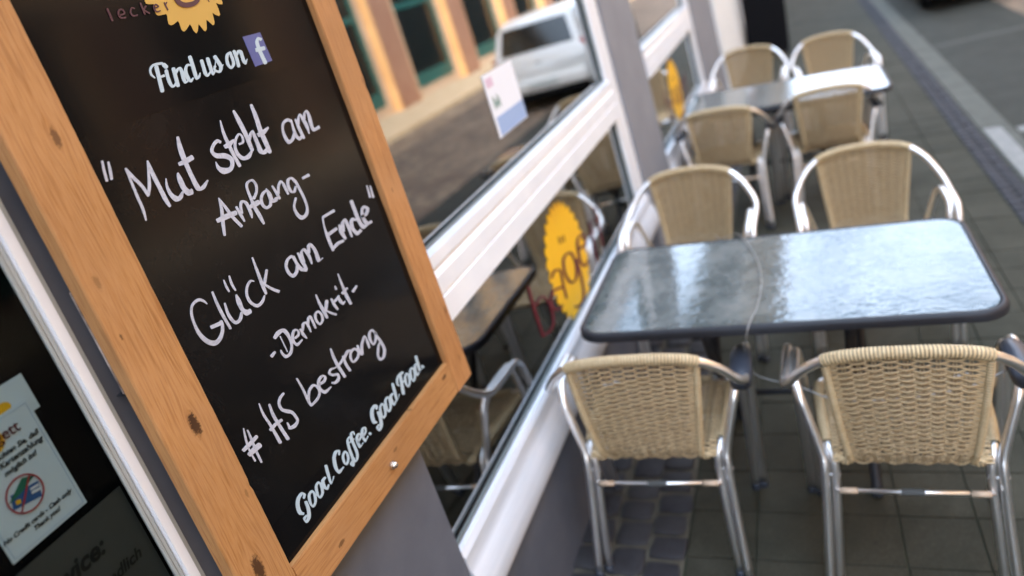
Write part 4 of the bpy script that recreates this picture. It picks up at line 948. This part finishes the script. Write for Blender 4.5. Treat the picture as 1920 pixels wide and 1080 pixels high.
# ------------------------------------------------------------------ black pavement sign beyond the far chairs
M_blk = mat('black_board_paint', (.004, .004, .005), .8, spec=.1)
sg = empty('pavement_sign', gmat(10.55, .345, 0, 0), 'tall black sandwich board standing on the pavement by the white wall', 'sign')
for s in (-1, 1):
    b = MB(); v = []
    for z, o_ in ((.04, .26), (1.15, .03)):
        for dx in (0, .022): v += [(s * (o_ + dx) if s > 0 else -(o_ + dx), -.25, z), (s * (o_ + dx), .25, z)]
    b.add(v, [(0, 1, 3, 2), (4, 6, 7, 5), (0, 4, 5, 1), (2, 3, 7, 6), (0, 2, 6, 4), (1, 5, 7, 3)]); b.obj('board_leaf', M_blk, sg)
    b = MB(); 
    for y in (-.245, .205): b.box(s * .262, y, 0, s * .29, y + .04, .055)
    b.obj('foot', M_tframe, sg)
b = MB(); b.tube([(0, -.22, 1.158), (0, .22, 1.158)], .012, 10); b.obj('hinge', M_alud, sg, smooth=True)

# ------------------------------------------------------------------ white hatchback parked at the kerb
M_carw = mat('white_car_paint', (.88, .88, .84), .25, spec=.6, Coat_Weight=.6)
M_cglass = mat('car_glass', (.010, .014, .014), .08, spec=.5)
M_tail = mat('tail_light', (.40, .02, .015), .2)
M_tyre = mat('tyre_rubber', (.010, .010, .010), .8, spec=.1)
M_blkp = mat('black_trim', (.006, .006, .006), .7, spec=.1)
M_plate = mat('number_plate', (.62, .66, .62), .5)
M_rim = mat('wheel_rim', (.50, .51, .52), .35, .8)
CY0 = -1.58 ; CW = 1.60; CX = 11.3; cz = zr
car = empty('parked_car', WM @ Matrix.Translation((CX, CY0 - CW / 2, cz)) @ Matrix.Diagonal((1, CW / 1.66, .985, 1)), 'small white hatchback parked at the kerb, mirrored in the shop window', 'car')
def loft(name, secs, m, parent, close=True):
    b = MB(); n = len(secs[0]); v = [p for s_ in secs for p in s_]; k = len(secs)
    f = [(i * n + j, i * n + (j + 1) % n, (i + 1) * n + (j + 1) % n, (i + 1) * n + j) for i in range(k - 1) for j in range(n)] + [tuple(range(n))[::-1], tuple((k - 1) * n + j for j in range(n))]
    b.add(v, f); return smooth_by_angle(b.obj(name, m, parent), 42)
def csec(x, w, z0, z1, zt, wt, r=.08):
    """body section: lower width w up to the belt z1, roof zt with width wt"""
    return [(x, -w * .92, z0), (x, -w, z0 + .10), (x, -w, z1 - .1), (x, -w * .97, z1), (x, -wt, zt - .06), (x, -wt + .10, zt), (x, wt - .10, zt), (x, wt, zt - .06), (x, w * .97, z1), (x, w, z1 - .1), (x, w, z0 + .10), (x, w * .92, z0)]
secs = [csec(.0, .77, .30, .76, .82, .72), csec(.05, .82, .24, .84, .90, .76), csec(.22, .83, .20, .92, 1.36, .66), csec(.34, .83, .19, .92, 1.43, .62), csec(.75, .83, .19, .92, 1.455, .60), csec(1.6, .83, .19, .92, 1.46, .60), csec(2.2, .83, .19, .91, 1.40, .60), csec(2.9, .83, .19, .90, .98, .66), csec(3.5, .81, .22, .80, .86, .64), csec(3.72, .70, .30, .62, .68, .56)]
loft('body', secs, M_carw, car)
def quad(name, pts, m, th, parent=car, ax=0, sgn=-1):
    b = MB(); n = len(pts); d = [0, 0, 0]; d[ax] = sgn * th
    v = list(pts) + [tuple(p[i] + d[i] for i in range(3)) for p in pts]
    b.add(v, [tuple(range(n)), tuple(range(n, 2 * n))[::-1]] + [(i, (i + 1) % n, n + (i + 1) % n, n + i) for i in range(n)]); return b.obj(name, m, parent, bevel=.006)
quad('rear_window', [(.060, -.64, .93), (.060, .64, .93), (.205, .56, 1.325), (.205, -.56, 1.325)], M_cglass, .012)
for s in (-1, 1):
    quad('side_window', [(.45, s * .808, .95), (2.65, s * .800, .94), (2.15, s * .615, 1.33), (.62, s * .618, 1.36)], M_cglass, .012, ax=1, sgn=s)
    quad('tail_light', [(.052, s * .62, .62), (.052, s * .80, .62), (.10, s * .815, .92), (.10, s * .66, .92)], M_tail, .03)
    quad('head_light', [(3.62, s * .45, .62), (3.60, s * .70, .62), (3.52, s * .74, .76), (3.60, s * .5, .74)], M_plate, .04, ax=0, sgn=1)
b = MB(); b.box(-.06, -.78, .30, .10, .78, .52); bp = b.obj('bumper', M_carw, car, bevel=.05, segs=3)
b = MB(); b.box(-.05, -.74, .20, .10, .74, .30); b.obj('trim', M_blkp, bp, bevel=.02)
b = MB(); b.box(-.075, -.26, .36, -.058, .26, .47); b.obj('number_plate', M_plate, car, bevel=.003)
b = MB(); b.box(3.5, -.72, .24, 3.80, .72, .50); b.obj('bumper', M_carw, car, bevel=.06, segs=3)
b = MB(); b.box(.0, -.06, .72, .04, .06, .76); b.obj('boot_handle', M_blkp, car, bevel=.008)
b = MB(); b.box(.15, -.80, .12, 3.5, .80, .22); b.obj('underbody', M_blkp, car)
for x_ in (.62, 3.02):
    for s in (-1, 1):
        y_ = s * .735
        b = MB(); b.lathe([(.19, -.085), (.27, -.09), (.295, -.07), (.30, 0), (.295, .07), (.27, .09), (.19, .085)], 28, (x_, y_, .30), 'y'); wh = b.obj('wheel', M_tyre, car, smooth=True)
        b = MB(); b.lathe([(.001, -.07), (.06, -.075), (.17, -.05), (.195, -.086), (.195, .086), (.17, .05), (.06, .075), (.001, .07)], 24, (x_, y_, .30), 'y'); b.obj('rim', M_rim, wh, smooth=True)
        b = MB(); b.prism([(x_ + .36 * math.cos(a), .30 + .36 * math.sin(a)) for a in [math.pi * i / 14 for i in range(15)]] , 1, s * .826 , s * .833); b.obj('wheel_arch', M_blkp, car)
    
# ------------------------------------------------------------------ house across the street (seen in the window panes)
M_sand = two_tone('sandstone_pier', (.32, .155, .095), (.38, .20, .125), 2, .85)
M_ochre = two_tone('ochre_render', (.74, .42, .18), (.82, .49, .22), 2, .85)
M_cream = two_tone('cream_stone', (.50, .35, .24), (.58, .42, .30), 2, .85)
M_gframe = mat('green_shopfront', (.012, .10, .09), .4)
M_shop = mat('shop_interior', (.045, .045, .045), .7)
opp = empty('shop_building', WM @ Matrix.Translation((0, -7.75, fz)), 'sunlit ochre and sandstone shop building with green windows, mirrored in the cafe window', 'building')
def ob(name, x0, y0, z0, x1, y1, z1, m, parent=opp):
    b = MB(); b.box(x0, y0, z0, x1, y1, z1); return b.obj(name, m, parent)
ob('shop_back', -30, -5, 0, 90, -1.6, 9.0, M_shop)
ob('plinth', -30, -.30, 0, 90, -.02, .22, M_cream)
ob('upper_wall', -30, -.5, 3.3, 90, 0, 9.2, M_ochre)
ob('cornice', -30, 0, 3.3, 90, .22, 3.5, M_cream)
ob('eaves', -30, -.5, 9.2, 90, .4, 9.45, M_cream)
x = -22.6; k = 0
while x < 80:
    b = MB(); b.box(x + .0, -.5, 0, x + 1.0, .26, 3.3); p_ = b.obj('pier', M_ochre, opp)
    ob('pier_face', x + .05, .26, .0, x + .95, .272, 3.3, M_sand, p_)
    ob('pier_trim', x + 1.0, -.5, 0, x + 1.38, .08, 3.3, M_cream)
    x2 = x + 1.38; x3 = x + 3.62
    sf = ob('shop_window', x2, -.08, .22, x2 + .12, .0, 3.3, M_gframe)
    ob('window_frame', x3 - .12, -.08, .22, x3, .0, 3.3, M_gframe, sf); ob('window_frame', x2 + .12, -.08, .22, x3 - .12, .0, .55, M_gframe, sf)
    ob('window_frame', x2 + .12, -.08, 2.15, x3 - .12, .0, 2.30, M_gframe, sf); ob('window_frame', x2 + .12, -.08, 3.05, x3 - .12, .0, 3.3, M_gframe, sf)
    ob('pane', x2 + .12, -.05, .55, x3 - .12, -.04, 3.05, M_cglass, sf)
    ob('pier_trim', x3, -.5, 0, x3 + .18, .05, 3.3, M_cream)
    for h0 in (4.2, 6.9):
        for xx in (x + .6, x + 2.5):
            wf = ob('window', xx, .0, h0, xx + 1.0, .05, h0 + 1.7, M_cream); ob('pane', xx + .1, .05, h0 + .1, xx + .9, .06, h0 + 1.6, M_cglass, wf)
    x += 3.80; k += 1
# house closing the view down the street, so that no bare horizon shows in reflections
end = empty('end_house', WM @ Matrix.Translation((62, -4, -.2)), 'pale house closing the far end of the street, only glimpsed in reflections', 'building')
b = MB(); b.box(0, -9, 0, 10, 6, 8.5); b.obj('wall', M_plaster, end)
b = MB(); b.prism([(-9.3, 8.5), (6.3, 8.5), (-1.5, 12.5)], 0, -.3, 10.3); b.obj('roof', M_sand, end)
for zz in (1.2, 4.4):
    for yy in (-7.5, -4.5, -1.5, 1.5, 4.0):
        f_ = ob('window', -.05, yy, zz, 0, yy + 1.1, zz + 1.6, M_white, end); ob('pane', -.06, yy + .1, zz + .1, -.05, yy + 1.0, zz + 1.5, M_cglass, f_)
# slender white stand just inside the window
st = empty('glass_stand', Matrix.Translation((1.895, 1.16, 1.20)), 'small white trumpet-footed stand just inside the upper window pane', 'stand')
b = MB(); b.lathe([(.045, .0), (.044, .006), (.022, .016), (.011, .035), (.008, .06), (.008, .14), (.012, .17), (.03, .2)], 20); b.obj('stem', M_whitecol, st, smooth=True)
b = MB(); b.box(-.6, -.08, -.02, 3.2, .25, -.002); o = b.obj('window_ledge', M_inwall, cafe); o.location = (1.895 - 0, 1.18 - WY, 1.20)

# ------------------------------------------------------------------ separate pieces that are parts of their own
def islands(me):
    par = list(range(len(me.vertices)))
    def find(a):
        while par[a] != a: par[a] = par[par[a]]; a = par[a]
        return a
    for p in me.polygons:
        v = p.vertices; r = find(v[0])
        for k in v[1:]: par[find(k)] = r
    gr = {}
    for p in me.polygons: gr.setdefault(find(p.vertices[0]), []).append(p.index)
    return list(gr.values())
SPLIT = {'rivet', 'foot_cap', 'side_wrap', 'seat_wrap', 'foot', 'spacer', 'pane', 'seal', 'upper_wall', 'wall_panel', 'lower_wall', 'print', 'card_picture', 'border', 'side_wall', 'roof', 'rest'}
cache = {}
def sub_mesh(me, polys, name):
    vmap = {}; vs = []; fs = []; mi = []; sm = []
    ed = me.attributes.get('edge'); ev = []
    for i in polys:
        p = me.polygons[i]; f = []
        for k in p.vertices:
            if k not in vmap:
                vmap[k] = len(vs); vs.append(me.vertices[k].co[:])
                if ed: ev.append(ed.data[k].value)
            f.append(vmap[k])
        fs.append(f); mi.append(p.material_index); sm.append(p.use_smooth)
    n = bpy.data.meshes.new(name); n.from_pydata(vs, [], fs)
    for m in me.materials: n.materials.append(m)
    n.polygons.foreach_set('material_index', mi); n.polygons.foreach_set('use_smooth', sm)
    if ed: set_edge(n, ev)
    return n
for o in [x for x in scene.objects if x.type == 'MESH' and x.name.split('.')[0] in SPLIT]:
    me = o.data
    if me.name not in cache:
        isl = islands(me)
        cache[me.name] = [sub_mesh(me, g, o.name.split('.')[0]) for g in isl] if 1 < len(isl) <= 24 else [me]
    parts = cache[me.name]
    if len(parts) < 2: continue
    o.data = parts[0]
    for pm_ in parts[1:]:
        c = o.copy(); c.data = pm_; COL.objects.link(c)
